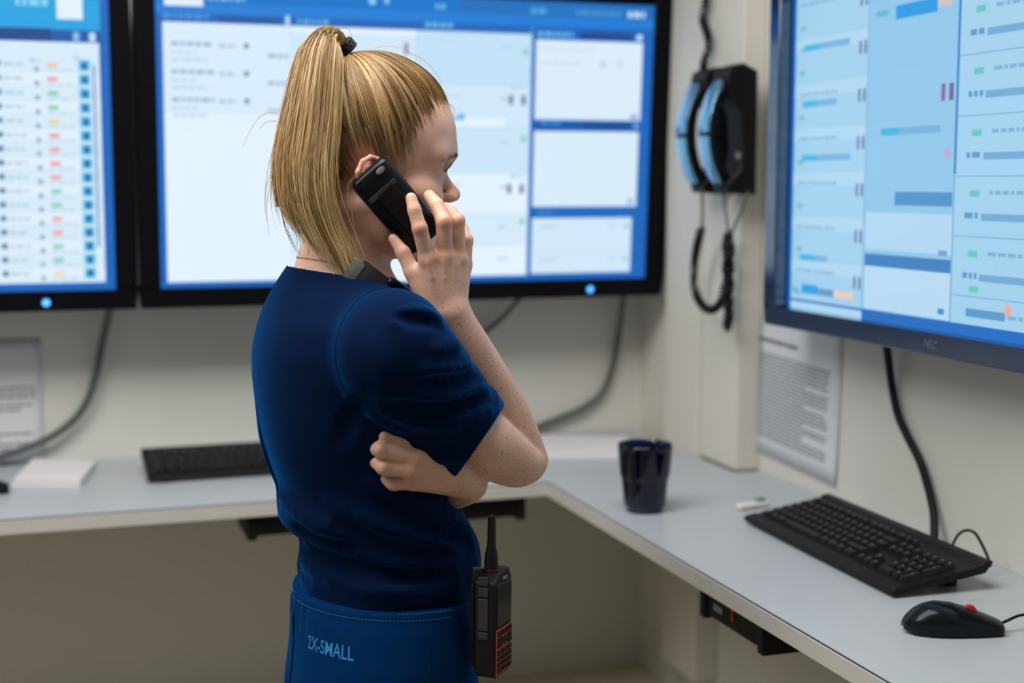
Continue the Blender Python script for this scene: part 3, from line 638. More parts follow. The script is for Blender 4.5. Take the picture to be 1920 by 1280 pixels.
def polygonise(node, lo, hi, h, relax=2):
    lo = np.array(lo, np.float32); n = np.ceil((np.array(hi) - lo) / h).astype(int) + 1; B = 20
    F = np.ones(n, np.float32)
    nb = -(-n // B); idx = np.stack(np.meshgrid(*[np.arange(k) for k in nb], indexing='ij'), -1).reshape(-1, 3)
    cen = (lo + (idx * B + B / 2) * h).astype(np.float32); hd = B * h * 0.87
    d0 = np.full(len(cen), 9.0, np.float32)
    for i in range(0, len(cen), 20000):
        v = node.ev(cen[i:i + 20000], None, 0); d0[i:i + 20000] = v
    for (ix, dc, c) in zip(idx, d0, cen):
        s0 = ix * B; s1 = np.minimum(s0 + B, n)
        if abs(dc) > hd * 1.6 + 0.02:
            if dc < 0: F[s0[0]:s1[0], s0[1]:s1[1], s0[2]:s1[2]] = -1
            continue
        g = np.stack(np.meshgrid(*[lo[a] + np.arange(s0[a], s1[a], dtype=np.float32) * h for a in range(3)], indexing='ij'), -1)
        v = node.ev(g.reshape(-1, 3), c, hd)
        if v is not None: F[s0[0]:s1[0], s0[1]:s1[1], s0[2]:s1[2]] = v.reshape(g.shape[:3])
    S = (F < 0)
    cnt = sum(S[i:n[0] - 1 + i, j:n[1] - 1 + j, k:n[2] - 1 + k].astype(np.int8) for i in (0, 1) for j in (0, 1) for k in (0, 1))
    cells = np.argwhere((cnt > 0) & (cnt < 8)); cid = -np.ones(n - 1, np.int32); cid[tuple(cells.T)] = np.arange(len(cells))
    off = np.array([(i, j, k) for i in (0, 1) for j in (0, 1) for k in (0, 1)])
    V = np.stack([F[tuple((cells + o).T)] for o in off], 1); acc = np.zeros((len(cells), 3)); num = np.zeros(len(cells))
    for a in range(8):
        for ax in range(3):
            if off[a][ax] == 0:
                b = a + (4, 2, 1)[ax]; va, vb = V[:, a], V[:, b]; m = (va < 0) != (vb < 0); t = va[m] / (va[m] - vb[m])
                p = np.repeat(off[a][None].astype(float), m.sum(), 0); p[:, ax] += t; acc[m] += p; num[m] += 1
    verts = lo + (cells + acc / num[:, None]) * h
    quads = []
    for ax in range(3):
        s0 = [slice(0, n[a]) for a in range(3)]; s1 = list(s0); s0[ax] = slice(0, n[ax] - 1); s1[ax] = slice(1, n[ax])
        A, Bq = S[tuple(s0)], S[tuple(s1)]; e = np.argwhere(A != Bq); b1, b2 = [a for a in range(3) if a != ax]
        e = e[(e[:, b1] > 0) & (e[:, b2] > 0) & (e[:, b1] < n[b1] - 1) & (e[:, b2] < n[b2] - 1)]
        ins = A[tuple(e.T)]; c = []
        for d1, d2 in ((-1, -1), (0, -1), (0, 0), (-1, 0)):
            q = e.copy(); q[:, b1] += d1; q[:, b2] += d2; c.append(cid[tuple(q.T)])
        q = np.stack(c, 1); flip = ins if ax != 1 else ~ins
        q[~flip] = q[~flip][:, ::-1]; quads.append(q)
    quads = np.concatenate(quads); quads = quads[(quads >= 0).all(1)]
    E = np.concatenate([quads[:, [0, 1]], quads[:, [1, 2]], quads[:, [2, 3]], quads[:, [3, 0]]]); E = np.concatenate([E, E[:, ::-1]])
    deg = np.bincount(E[:, 0], minlength=len(verts)).clip(1)
    for _ in range(relax):
        avg = np.stack([np.bincount(E[:, 0], weights=verts[E[:, 1], a], minlength=len(verts)) for a in range(3)], 1) / deg[:, None]
        verts = verts + 0.6 * (avg - verts)
    return verts, quads
def mesh_np(name, verts, faces, m, parent=None, smooth=True):
    me = bpy.data.meshes.new(name); k = faces.shape[1]
    me.vertices.add(len(verts)); me.vertices.foreach_set('co', np.asarray(verts, np.float32).ravel())
    me.loops.add(faces.size); me.loops.foreach_set('vertex_index', faces.astype(np.int32).ravel())
    me.polygons.add(len(faces)); me.polygons.foreach_set('loop_start', np.arange(0, faces.size, k, dtype=np.int32)); me.polygons.foreach_set('loop_total', np.full(len(faces), k, np.int32))
    me.polygons.foreach_set('use_smooth', np.full(len(faces), smooth)); me.update(calc_edges=True); me.validate()
    for mm in (m if isinstance(m, (list, tuple)) else [m]): me.materials.append(mm)
    o = bpy.data.objects.new(name, me); COL.objects.link(o)
    if parent is not None: o.parent = parent
    return o
def vattr(o, name, col):
    a = o.data.color_attributes.new(name, 'FLOAT_COLOR', 'POINT'); c = np.ones((len(o.data.vertices), 4), np.float32); c[:, :3] = col; a.data.foreach_set('color', c.ravel())
def wob(seed, n, kx, ky):
    """smooth 2-D wobble made of sines"""
    r = np.random.default_rng(seed); a = r.uniform(-1, 1, (n, 2)) * (kx, ky); ph = r.uniform(0, 6.28, n)
    return lambda u, v: sum(np.sin(a[i, 0] * u + a[i, 1] * v + ph[i]) for i in range(n)) / math.sqrt(n)

# ---- head
HO = A3(0.003, 0, 1.566); HR = A3(0.0918, 0.0735, 0.0870)       # skull ellipsoid
def pair(f): return [f(-1), f(1)]
cran = Uni(0.03, ell(HO, HR), ell((0.045, 0, 1.556), (0.0525, 0.058, 0.050)))
face = [ell((0.040, 0, 1.492), (0.045, 0.052, 0.062)), ell((0.030, 0, 1.452), (0.046, 0.048, 0.042)), ell((0.060, 0, 1.422), (0.021, 0.024, 0.020))]
face += pair(lambda s: chain(0.01, [(-0.002, s * 0.058, 1.470), (0.006, s * 0.053, 1.440), (0.056, s * 0.016, 1.418)], [0.014, 0.015, 0.014]))
face += pair(lambda s: ell((0.050, s * 0.043, 1.487), (0.028, 0.020, 0.019), (0, 0.3, s * -0.6)))
face += pair(lambda s: rc((0.0885, s * 0.012, 1.5365), (0.067, s * 0.047, 1.5345), 0.0110, 0.0115))
head = Uni(0.018, cran, *face)
sock = Uni(0.004, *pair(lambda s: ell((0.090, s * 0.0325, 1.5175), (0.017, 0.016, 0.0100))))
head = Sub(0.012, head, sock)
lids = Uni(0.002, *pair(lambda s: ell((0.0675, s * 0.0325, 1.5165), (0.0138, 0.0150, 0.0125))))
nose = chain(0.010, [(0.0820, 0, 1.523), (0.0885, 0, 1.507), (0.0990, 0, 1.4890)], [0.0070, 0.0072, 0.0088])
nose = Uni(0.006, nose, ell((0.1015, 0, 1.4868), (0.0085, 0.0095, 0.0082)), *pair(lambda s: ell((0.0935, s * 0.0115, 1.4835), (0.0095, 0.0065, 0.0068))))
nose = Sub(0.003, nose, Uni(0, *pair(lambda s: ell((0.0975, s * 0.0062, 1.4775), (0.0055, 0.0032, 0.0035)))))
lips = Uni(0.003, ell((0.0800, 0, 1.4565), (0.0085, 0.0225, 0.0050)), ell((0.0775, 0, 1.4475), (0.0085, 0.0200, 0.0055)))
head = Uni(0.006, Uni(0.008, head, lids), nose, lips)
def ear(s):
    y = lambda v: s * v
    helix = chain(0.002, [(-0.006, y(0.0715), 1.5190), (-0.003, y(0.0745), 1.5310), (-0.010, y(0.0790), 1.5395), (-0.021, y(0.0830), 1.5425), (-0.032, y(0.0865), 1.5365), (-0.0385, y(0.0875), 1.5230), (-0.0360, y(0.0850), 1.5060), (-0.0270, y(0.0800), 1.4925), (-0.0180, y(0.0755), 1.4830)],
                  [0.0030, 0.0034, 0.0036, 0.0037, 0.0040, 0.0040, 0.0036, 0.0038, 0.0055])
    anti = chain(0.002, [(-0.014, y(0.0790), 1.5290), (-0.025, y(0.0820), 1.5260), (-0.0280, y(0.0815), 1.5130), (-0.0230, y(0.0780), 1.5000)], [0.0028, 0.0034, 0.0036, 0.003])
    plate = ell((-0.020, y(0.0765), 1.5130), (0.0175, 0.0042, 0.0270), (0, 0.12, s * 0.30))
    trag = ell((-0.0075, y(0.0750), 1.5070), (0.004, 0.0045, 0.0065))
    root = rc((-0.012, y(0.066), 1.525), (-0.012, y(0.068), 1.495), 0.010, 0.009)
    def T_(n): return n
    return Uni(0.003, Sub(0.004, plate, ell((-0.0165, y(0.0825), 1.5095), (0.0085, 0.0065, 0.0125))), helix, anti, trag, root)
neck = Uni(0.02, rc((-0.046, 0, 1.350), (-0.029, 0, 1.470), 0.0510, 0.0475), *pair(lambda s: rc((-0.030, s * 0.046, 1.470), (0.004, s * 0.018, 1.372), 0.011, 0.010)))
skin_parts = [Uni(0.004, Uni(0.022, head, neck), Warp(ear(-1), (-0.020, -0.078, 1.514), (-0.020, -0.077, 1.5055), 0.90), Warp(ear(1), (-0.020, 0.078, 1.514), (-0.020, 0.077, 1.5055), 0.90))]

# ---- torso core under the clothes
core = Uni(0.04, loft_ell([(0.86, 0.003, 0.09, 0.125), (1.00, 0.012, 0.085, 0.105), (1.05, 0.010, 0.085, 0.100), (1.10, -0.006, 0.082, 0.105), (1.2, -0.02, 0.104, 0.130), (1.28, -0.030, 0.100, 0.140), (1.34, -0.034, 0.088, 0.13), (1.375, -0.038, 0.072, 0.095), (1.405, -0.042, 0.052, 0.060), (1.43, -0.040, 0.045, 0.050)], 0.86, 1.43),
           *pair(lambda s: rc((-0.047, s * 0.040, 1.374), (-0.024, s * 0.125, 1.318), 0.024, 0.024)))

# ---- right arm raised to the ear
SR = A3(-0.012, -0.148, 1.322)
arm_r = Uni(0.012, rc(SR, LP(905, 832, -0.106), 0.046, 0.0380), chain(0.012, [LP(905, 832, -0.106), LP(935, 849, -0.097), LP(966, 867, -0.083), LP(986, 869, -0.070)], [0.0380, 0.0360, 0.0305, 0.0250]))
fore_r = chain(0.018, [LP(984, 862, -0.058), LP(948, 788, -0.063), LP(909, 714, -0.079), LP(875, 646, -0.098), LP(847, 586, -0.111)], [0.0290, 0.0335, 0.0315, 0.0268, 0.0205])
fore_r2 = chain(0.010, [LP(900, 716, -0.080), LP(862, 652, -0.100), LP(831, 594, -0.113)], [0.0265, 0.0225, 0.0172])
W = LP(838, 590, -0.113)
def finger(k, pts, rs): return chain(k, pts, rs)
MC = {'i': (802, 486, -0.118), 'm': (833, 482, -0.117), 'r': (859, 486, -0.109), 'p': (871, 497, -0.096)}
fi = finger(0.003, [LP(*MC['i']), LP(787, 428, -0.126), LP(777, 394, -0.123), LP(771, 371, -0.118)], [0.0100, 0.0088, 0.0078, 0.0066])
fm = finger(0.003, [LP(*MC['m']), LP(833, 417, -0.127), LP(819, 384, -0.112), LP(805, 367, -0.096)], [0.0102, 0.0092, 0.0082, 0.0072])
fr = finger(0.003, [LP(*MC['r']), LP(857, 415, -0.114), LP(845, 398, -0.092), LP(834, 392, -0.078)], [0.0098, 0.0088, 0.0080, 0.0070])
fp = finger(0.003, [LP(*MC['p']), LP(875, 450, -0.096), LP(868, 430, -0.080), LP(858, 420, -0.068)], [0.0085, 0.0076, 0.0068, 0.0060])
th = finger(0.004, [LP(806, 566, -0.104), LP(774, 510, -0.098), LP(756, 474, -0.092), LP(737, 447, -0.085)], [0.0150, 0.0098, 0.0084, 0.0060])
meta = Uni(0.010, rc(LP(822, 578, -0.113), LP(*MC['i']), 0.0155, 0.0105), rc(LP(834, 580, -0.113), LP(*MC['m']), 0.0155, 0.0110), rc(LP(846, 582, -0.110), LP(*MC['r']), 0.0155, 0.0108), rc(LP(853, 584, -0.106), LP(*MC['p']), 0.0130, 0.0088),
           rc(LP(825, 560, -0.098), LP(838, 500, -0.100), 0.015, 0.012), rc(LP(808, 560, -0.102), LP(792, 512, -0.106), 0.013, 0.007))
kn = Uni(0, ball(LP(802, 484, -0.1225), 0.0082), ball(LP(833, 481, -0.1225), 0.0085), ball(LP(859, 486, -0.1140), 0.0080), ball(LP(787, 427, -0.1285), 0.0078), ball(LP(832, 415, -0.1285), 0.0082), ball(LP(859, 412, -0.1150), 0.0078))
tend = [chain(0.002, [LP(a_[0] + (b_[0] - a_[0]) * t_, a_[1] + (b_[1] - a_[1]) * t_, -0.1285 - dy_ + 0.0024 * t_) for t_ in (0.02, 0.35, 0.75)], [0.0030, 0.0026, 0.0016]) for a_, b_, dy_ in (((803, 492), (826, 575), 0.0), ((833, 490), (835, 577), -0.0003), ((858, 494), (846, 580), -0.0072), ((871, 504), (852, 582), -0.0195))]
hand_r = Uni(0.0045, Uni(0.003, Uni(0.0009, fi, fm, fr, fp), kn), Uni(0.003, Uni(0.010, meta, th), *tend))
sty = ball(LP(868, 588, -0.108), 0.0085)
arm_right = Uni(0.0025, arm_r, Uni(0.008, Uni(0.006, fore_r, fore_r2), sty, hand_r))

# ---- left arm folded across, fist on her right ribs
SL = A3(-0.018, 0.152, 1.318); EL = A3(0.088, 0.165, 1.112)
WL = LP(876, 905, -0.105)
arm_l = chain(0.01, [SL, EL], [0.045, 0.036])
fore_l = chain(0.012, [EL, A3(0.092, 0.06, 1.118), A3(0.084, -0.04, 1.126), LP(880, 907, -0.100), LP(866, 900, -0.108)], [0.034, 0.0315, 0.0275, 0.0220, 0.0185])
ML = {'i': (797, 836, -0.148), 'm': (783, 858, -0.152), 'r': (771, 881, -0.150), 'p': (777, 904, -0.141)}
li = finger(0.003, [LP(*ML['i']), LP(724, 816, -0.143), LP(708, 813, -0.124), LP(714, 817, -0.110)], [0.0098, 0.0088, 0.0080, 0.0070])
lm = finger(0.003, [LP(*ML['m']), LP(714, 842, -0.148), LP(699, 838, -0.129), LP(706, 843, -0.114)], [0.0106, 0.0096, 0.0086, 0.0075])
lr = finger(0.003, [LP(*ML['r']), LP(720, 876, -0.147), LP(702, 862, -0.131), LP(705, 857, -0.117)], [0.0102, 0.0092, 0.0084, 0.0075])
lp = finger(0.003, [LP(*ML['p']), LP(738, 906, -0.139), LP(719, 895, -0.130), LP(716, 888, -0.119)], [0.0090, 0.0084, 0.0076, 0.0068])
lkn = Uni(0, ball(LP(722, 816, -0.147), 0.0072), ball(LP(713, 842, -0.152), 0.0078), ball(LP(720, 876, -0.151), 0.0075), ball(LP(739, 907, -0.142), 0.0068), ball(LP(784, 857, -0.155), 0.0080), ball(LP(772, 881, -0.153), 0.0078))
lmeta = Uni(0.010, *[rc(LP(px_, py_, y_), LP(*ML[q]), 0.0150, r_) for q, (px_, py_, y_), r_ in (('i', (862, 884, -0.118), 0.0105), ('m', (864, 892, -0.120), 0.0112), ('r', (866, 902, -0.118), 0.0108), ('p', (866, 908, -0.112), 0.0100))])
lsty = ball(LP(866, 912, -0.114), 0.0085)
lth = finger(0.004, [LP(850, 875, -0.100), LP(800, 835, -0.115), LP(760, 815, -0.115)], [0.015, 0.010, 0.0085])
hand_l = Uni(0.004, Uni(0.0025, Uni(0.0008, li, lm, lr, lp), lkn), Uni(0.01, lmeta, lth))
arm_left = Uni(0.008, arm_l, fore_l, Uni(0.006, hand_l, lsty))

body_node = Uni(0.0025, Uni(0.014, skin_parts[0], core), arm_right, arm_left)
HB = 0.0018
bv, bf = polygonise(body_node, (-0.17, -0.215, 0.85), (0.24, 0.23, 1.665), HB)

# ---- skin material and tints
def near(V, p, r): d = np.linalg.norm(V - np.array(p), axis=1); return np.exp(-(d / r) ** 2)
tint = np.ones((len(bv), 3), np.float32)
red = np.zeros(len(bv))
for p in [MC['i'], MC['m'], MC['r'], MC['p'], (787, 427, -0.13), (832, 415, -0.13), (859, 412, -0.12), (754, 472, -0.095), ML['m'], ML['r'], ML['p'], (722, 816, -0.17), (713, 842, -0.173), (720, 876, -0.172), (739, 907, -0.165), (985, 868, -0.07)]: red += 0.55 * near(bv, LP(*p), 0.011)
for p in [(-0.03, -0.084, 1.53), (-0.03, -0.084, 1.51), (-0.012, -0.08, 1.54), (-0.02, -0.08, 1.485)]: red += 0.55 * near(bv, p, 0.016)
red += 0.5 * near(bv, (0.062, -0.05, 1.485), 0.022) + 0.6 * near(bv, (0.106, 0, 1.487), 0.012) + 0.5 * near(bv, (0.094, -0.013, 1.482), 0.009)
red = np.clip(red, 0, 0.9)[:, None]
tint = tint * (1 - red) + red * np.array([1.04, 0.76, 0.72])
lipm = (near(bv, (0.086, 0, 1.452), 0.016) > 0.55)[:, None]; tint = np.where(lipm, np.array([0.95, 0.55, 0.55]), tint)
nail_c = LP(772.5, 378, -0.1268); nd = (bv - nail_c); nail_u = (LP(771, 371, -0.118) - LP(777, 394, -0.123)); nail_u /= np.linalg.norm(nail_u)
al = nd @ nail_u; pe = np.linalg.norm(nd - al[:, None] * nail_u, axis=1)
tint = np.where(((np.abs(al) < 0.0058) & (pe < 0.0050))[:, None], np.array([1.12, 0.98, 0.98]), tint)
freck = np.clip(near(bv, LP(930, 850, -0.1), 0.085) + near(bv, LP(930, 740, -0.1), 0.095) + 0.9 * near(bv, LP(880, 640, -0.1), 0.07) + 0.35 * near(bv, LP(835, 530, -0.12), 0.04) + 0.3 * near(bv, LP(960, 790, -0.1), 0.05) + 0.25 * near(bv, (0.07, -0.05, 1.5), 0.04), 0, 1)
def skin_material():
    m = bpy.data.materials.new('skin'); m.use_nodes = True; nt = m.node_tree; N = nt.nodes; Lk = nt.links; b = N['Principled BSDF']
    def nd_(t, **kw):
        n = N.new(t)
        for k, v in kw.items(): setattr(n, k, v)
        return n
    tc = nd_('ShaderNodeTexCoord'); at = nd_('ShaderNodeAttribute', attribute_name='tint'); fr_ = nd_('ShaderNodeAttribute', attribute_name='freckle')
    n1 = nd_('ShaderNodeTexNoise'); n1.inputs['Scale'].default_value = 45; n1.inputs['Detail'].default_value = 6; Lk.new(tc.outputs['Object'], n1.inputs['Vector'])
    mx = nd_('ShaderNodeMix', data_type='RGBA'); mx.inputs[6].default_value = (0.585, 0.330, 0.235, 1); mx.inputs[7].default_value = (0.770, 0.490, 0.375, 1); Lk.new(n1.outputs['Fac'], mx.inputs[0])
    mt = nd_('ShaderNodeMix', data_type='RGBA', blend_type='MULTIPLY'); mt.inputs[0].default_value = 1; Lk.new(mx.outputs[2], mt.inputs[6]); Lk.new(at.outputs['Color'], mt.inputs[7])
    last = mt.outputs[2]
    for sc_, thr, amt, col in ((150, 0.15, 0.85, (0.26, 0.115, 0.065, 1)), (270, 0.27, 0.85, (0.30, 0.135, 0.075, 1)), (500, 0.34, 0.65, (0.34, 0.16, 0.09, 1))):
        vo = nd_('ShaderNodeTexVoronoi'); vo.inputs['Scale'].default_value = sc_; Lk.new(tc.outputs['Object'], vo.inputs['Vector'])
        sx = nd_('ShaderNodeSeparateColor'); Lk.new(vo.outputs['Color'], sx.inputs[0])
        ra = nd_('ShaderNodeMath', operation='MULTIPLY'); Lk.new(sx.outputs[0], ra.inputs[0]); Lk.new(sx.outputs[1], ra.inputs[1])
        rr = nd_('ShaderNodeMath', operation='MULTIPLY'); Lk.new(ra.outputs[0], rr.inputs[0]); rr.inputs[1].default_value = thr * 1.7
        df = nd_('ShaderNodeMath', operation='SUBTRACT'); Lk.new(rr.outputs[0], df.inputs[0]); Lk.new(vo.outputs['Distance'], df.inputs[1])
        sm = nd_('ShaderNodeMapRange', interpolation_type='SMOOTHSTEP'); sm.inputs[1].default_value = -0.02; sm.inputs[2].default_value = 0.10; Lk.new(df.outputs[0], sm.inputs[0])
        f1 = nd_('ShaderNodeMath', operation='MULTIPLY'); Lk.new(sm.outputs[0], f1.inputs[0]); Lk.new(fr_.outputs['Fac'], f1.inputs[1])
        f2 = nd_('ShaderNodeMath', operation='MULTIPLY'); Lk.new(f1.outputs[0], f2.inputs[0]); f2.inputs[1].default_value = amt
        m2 = nd_('ShaderNodeMix', data_type='RGBA'); Lk.new(f2.outputs[0], m2.inputs[0]); Lk.new(last, m2.inputs[6]); m2.inputs[7].default_value = col; last = m2.outputs[2]
    Lk.new(last, b.inputs['Base Color']); b.inputs['Roughness'].default_value = 0.43; b.inputs['Specular IOR Level'].default_value = 0.5
    b.inputs['Subsurface Weight'].default_value = 0.18; b.inputs['Subsurface Radius'].default_value = (1.0, 0.35, 0.2); b.inputs['Subsurface Scale'].default_value = 0.006
    n2 = nd_('ShaderNodeTexNoise'); n2.inputs['Scale'].default_value = 420; n2.inputs['Detail'].default_value = 4; Lk.new(tc.outputs['Object'], n2.inputs['Vector'])
    bp = nd_('ShaderNodeBump'); bp.inputs['Strength'].default_value = 0.20; bp.inputs['Distance'].default_value = 0.0014; Lk.new(n2.outputs['Fac'], bp.inputs['Height']); Lk.new(bp.outputs['Normal'], b.inputs['Normal'])
    return m
M['skin'] = skin_material()
person = mesh_np('person', bv, bf, M['skin'])
vattr(person, 'tint', tint); vattr(person, 'freckle', np.repeat(freck[:, None], 3, 1))
person.location = PC
tag(person, 'woman with blonde ponytail in dark blue scrubs, standing with a phone to her ear', 'person')

# ---- shirt
def cloth(name, color, sheen, tint_, rough=0.85, scale=1400):
    m = mat(name, color, rough, bump=0.25, bump_scale=scale, vary=0.10, vary_scale=60)
    b = m.node_tree.nodes['Principled BSDF']; b.inputs['Specular IOR Level'].default_value = 0.03; b.inputs['Sheen Weight'].default_value = sheen; b.inputs['Sheen Roughness'].default_value = 0.35; b.inputs['Sheen Tint'].default_value = tint_
    return m
M['shirt'] = cloth('navy_jersey', (0.0022, 0.0090, 0.038), 0.48, (0.0, 0.27, 0.95, 1))
M['trousers'] = cloth('blue_twill', (0.0010, 0.028, 0.115), 0.30, (0.0, 0.30, 0.8, 1))
M['seam_blue'] = mat('seam_thread', (0.001, 0.003, 0.012), 1.0, **{'Specular IOR Level': 0.0})
M['stitch'] = mat('stitching', (0.05, 0.26, 0.42), 0.8)
M['print'] = mat('size_print', (0.015, 0.24, 0.56), 0.7)
torso_rows = [(0.87, 0.002, 0.108, 0.150), (0.93, 0.006, 0.106, 0.147), (0.974, 0.010, 0.106, 0.139), (0.998, 0.014, 0.106, 0.131), (1.014, 0.015, 0.112, 0.136), (1.034, 0.016, 0.113, 0.134), (1.059, 0.015, 0.108, 0.130), (1.070, 0.012, 0.108, 0.129), (1.083, -0.003, 0.116, 0.130), (1.095, -0.008, 0.118, 0.131), (1.108, -0.012, 0.113, 0.131), (1.132, -0.014, 0.107, 0.132), (1.161, -0.017, 0.115, 0.137),
              (1.201, -0.021, 0.121, 0.145), (1.228, -0.024, 0.1215, 0.150), (1.268, -0.030, 0.120, 0.155), (1.302, -0.035, 0.1145, 0.155), (1.335, -0.036, 0.105, 0.148), (1.361, -0.042, 0.089, 0.120), (1.385, -0.049, 0.068, 0.088), (1.405, -0.053, 0.050, 0.068), (1.425, -0.055, 0.038, 0.052)]
w1 = wob(3, 5, 7, 60); w2 = wob(8, 5, 14, 130); w3 = wob(21, 5, 3, 18)
def torso_folds(P, d):
    z = P[:, 2]; th = np.arctan2(P[:, 1], P[:, 0] + 0.01)
    lowm = np.exp(-((z - 1.045) / 0.050) ** 2); mid = np.exp(-((z - 1.14) / 0.07) ** 2); up = np.exp(-((z - 1.26) / 0.09) ** 2)
    n = w1(th, z); rid = np.abs(n) - 0.55
    return d + lowm * (0.0042 * rid + 0.0016 * w2(th, z)) + mid * 0.0028 * w1(th + 1.3, z * 0.6) + up * 0.0012 * w3(th, z)
torso = Fn(loft_ell(torso_rows, 0.90, 1.425, 0.02), torso_folds)
sh_r = rc((-0.038, -0.050, 1.345), (-0.012, -0.135, 1.328), 0.038, 0.047)
sh_l = rc((-0.040, 0.050, 1.345), (-0.020, 0.140, 1.322), 0.036, 0.047)
HC = LP(899, 826, -0.100); AXR = HC - SR; LA = float(np.linalg.norm(AXR)); AXR = AXR / LA
hemv = LP(938, 770, -0.100) - LP(860, 882, -0.100); vd = (HC + PC) - CAMP; vd /= np.linalg.norm(vd); vd = vd - 0.04 * AXR
HN = np.cross(hemv, vd); HN /= np.linalg.norm(HN); HN = HN if HN @ AXR > 0 else -HN
s1 = np.cross(AXR, [0, 0, 1.0]); s1 /= np.linalg.norm(s1); s2 = np.cross(AXR, s1)
ws1 = wob(5, 5, 3.0, 150); ws2 = wob(6, 4, 5.0, 260)
def sleeve_fold(P, d):
    q = P - SR; t = q @ AXR.astype(np.float32); a = np.arctan2(q @ s2, q @ s1)
    f = np.clip(t / LA, -0.3, 1.3); amp = np.exp(-((f - 0.62) / 0.30) ** 2)
    rid = np.abs(ws1(a, t)) - 0.5
    return d + amp * 0.0020 * rid + 0.0010 * ws2(a, t) * np.clip(f, 0, 1)
HX = SR + AXR * (LA + 0.03)
HXl = LP(885, 858, -0.116)
sl_r = Fn(Fn(Uni(0.04, rc(SR, HX, 0.0560, 0.0495), rc(LP(735, 672, -0.150), HXl, 0.060, 0.0350)), sleeve_fold), lambda P, d: smax(d, (P - HC) @ HN.astype(np.float32), 0.003))
hol = Fn(rc(SR + AXR * (LA - 0.035), HX + AXR * 0.05, 0.0445, 0.0455), lambda P, d: np.maximum(d, ((HC - HN * 0.022) - P) @ HN.astype(np.float32)))
sl_r = Sub(0.001, sl_r, hol)
AXL = (EL - SL) / np.linalg.norm(EL - SL); HCL = SL + AXL * 0.15
sl_l = Fn(rc(SL, SL + AXL * 0.19, 0.055, 0.049), lambda P, d: smax(d, (P - HCL) @ AXL.astype(np.float32), 0.003))
shirt_n = Uni(0.012, Uni(0.035, torso, sh_r, sh_l), Uni(0.02, sl_l))
shirt_n = Uni(0.018, shirt_n, sl_r)
# neck opening: everything above a tilted, dished surface around the neck is cut away
NB = np.array([(549, 506, 0.020), (575, 509, -0.012), (620, 514, -0.048), (658, 526, -0.066), (695, 544, -0.074)])
def neck_z(x, y):
    r = np.sqrt(((x + 0.040) / 0.062) ** 2 + (y / 0.078) ** 2)
    return 1.3900 - 0.10 * np.clip(x + 0.055, -0.04, 0.0) - 0.60 * np.clip(x + 0.035, 0, 0.09) - 0.25 * np.clip(y - 0.02, 0, 0.06) + np.clip(r - 1.0, 0, 9) * 0.25
shirt_n = Fn(shirt_n, lambda P, d: smax(d, P[:, 2] - neck_z(P[:, 0], P[:, 1]), 0.002))
bar = []
for k in range(49):
    a = 2 * PI * k / 48; x, y = -0.040 + 0.0650 * math.cos(a), 0.0800 * math.sin(a); bar.append(A3(x, y, float(neck_z(x, y)) - 0.006))
# folds of the cloth: soft ridges and valleys laid along its own surface
v0, f0 = polygonise(shirt_n, (-0.20, -0.235, 0.90), (0.19, 0.24, 1.43), 0.006, 1)
SB0 = BVHTree.FromPolygons([tuple(v) for v in v0], [tuple(f) for f in f0])
def cloth_path(pts):
    out = []
    for x, y in pts:
        r = _ray(x, y); h = SB0.ray_cast(Vector(CAMP - PC), Vector(r / np.linalg.norm(r)))
        if h[0] is not None: out.append((np.array(h[0]), np.array(h[1])))
    return out
def fold(pts, r, hgt):
    P_ = cloth_path(pts)
    if len(P_) < 2: return None
    sgn = 1 if hgt > 0 else -1; q = smooth_path([p - n * (sgn * (r - abs(hgt))) for p, n in P_], 3); n_ = len(q)
    rs = [r * (0.45 + 0.55 * math.sin(PI * (0.08 + 0.84 * i / (n_ - 1))) ** 0.6) for i in range(n_)]
    q = [q_ - 0 for q_ in q]; return chain(0.004, q, rs)
ridges = [fold(*f) for f in (
    ([(748, 738), (800, 744), (850, 740), (900, 724)], 0.008, 0.0065), ([(720, 772), (780, 788), (850, 788), (914, 766)], 0.009, 0.0055), ([(790, 694), (840, 692), (876, 684)], 0.008, 0.0062), ([(815, 655), (845, 648), (856, 646)], 0.007, 0.0060),
    ([(742, 604), (765, 588), (800, 588), (824, 600)], 0.007, 0.0040), ([(700, 905), (760, 932), (830, 965), (880, 1000)], 0.013, 0.0050), ([(620, 940), (710, 985), (800, 1012), (885, 1026)], 0.014, 0.0055), ([(585, 1000), (680, 1042), (780, 1058), (890, 1056)], 0.013, 0.0055),
    ([(575, 1055), (660, 1094), (760, 1104), (880, 1090)], 0.013, 0.0055), ([(528, 930), (560, 962), (610, 985), (650, 990)], 0.012, 0.0050), ([(566, 1040), (590, 1066), (640, 1078)], 0.010, 0.0045), ([(700, 640), (720, 690), (725, 740)], 0.012, 0.0030), ([(655, 745), (700, 775), (740, 800)], 0.009, 0.0035), ([(780, 840), (830, 858), (868, 850)], 0.010, 0.0025)) ]
valls = [fold(*f) for f in (
    ([(755, 757), (820, 766), (912, 744)], 0.008, -0.0060), ([(748, 596), (780, 600), (812, 606)], 0.006, -0.0045), ([(800, 716), (850, 716), (892, 706)], 0.008, -0.0060), ([(640, 985), (740, 1030), (850, 1042)], 0.012, -0.0050), ([(590, 1032), (700, 1076), (850, 1080)], 0.011, -0.0050), ([(720, 945), (790, 985), (875, 1012)], 0.012, -0.0045), ([(560, 990), (600, 1015), (660, 1022)], 0.010, -0.0050), ([(640, 830), (660, 780), (690, 740)], 0.012, -0.0030)) ]
shirt_n = Uni(0.010, shirt_n, *[r_ for r_ in ridges if r_]); shirt_n = Sub(0.010, shirt_n, Uni(0.002, *[v_ for v_ in valls if v_]))
shirt_n = Fn(shirt_n, lambda P, d: smax(d, P[:, 2] - neck_z(P[:, 0], P[:, 1]), 0.002))
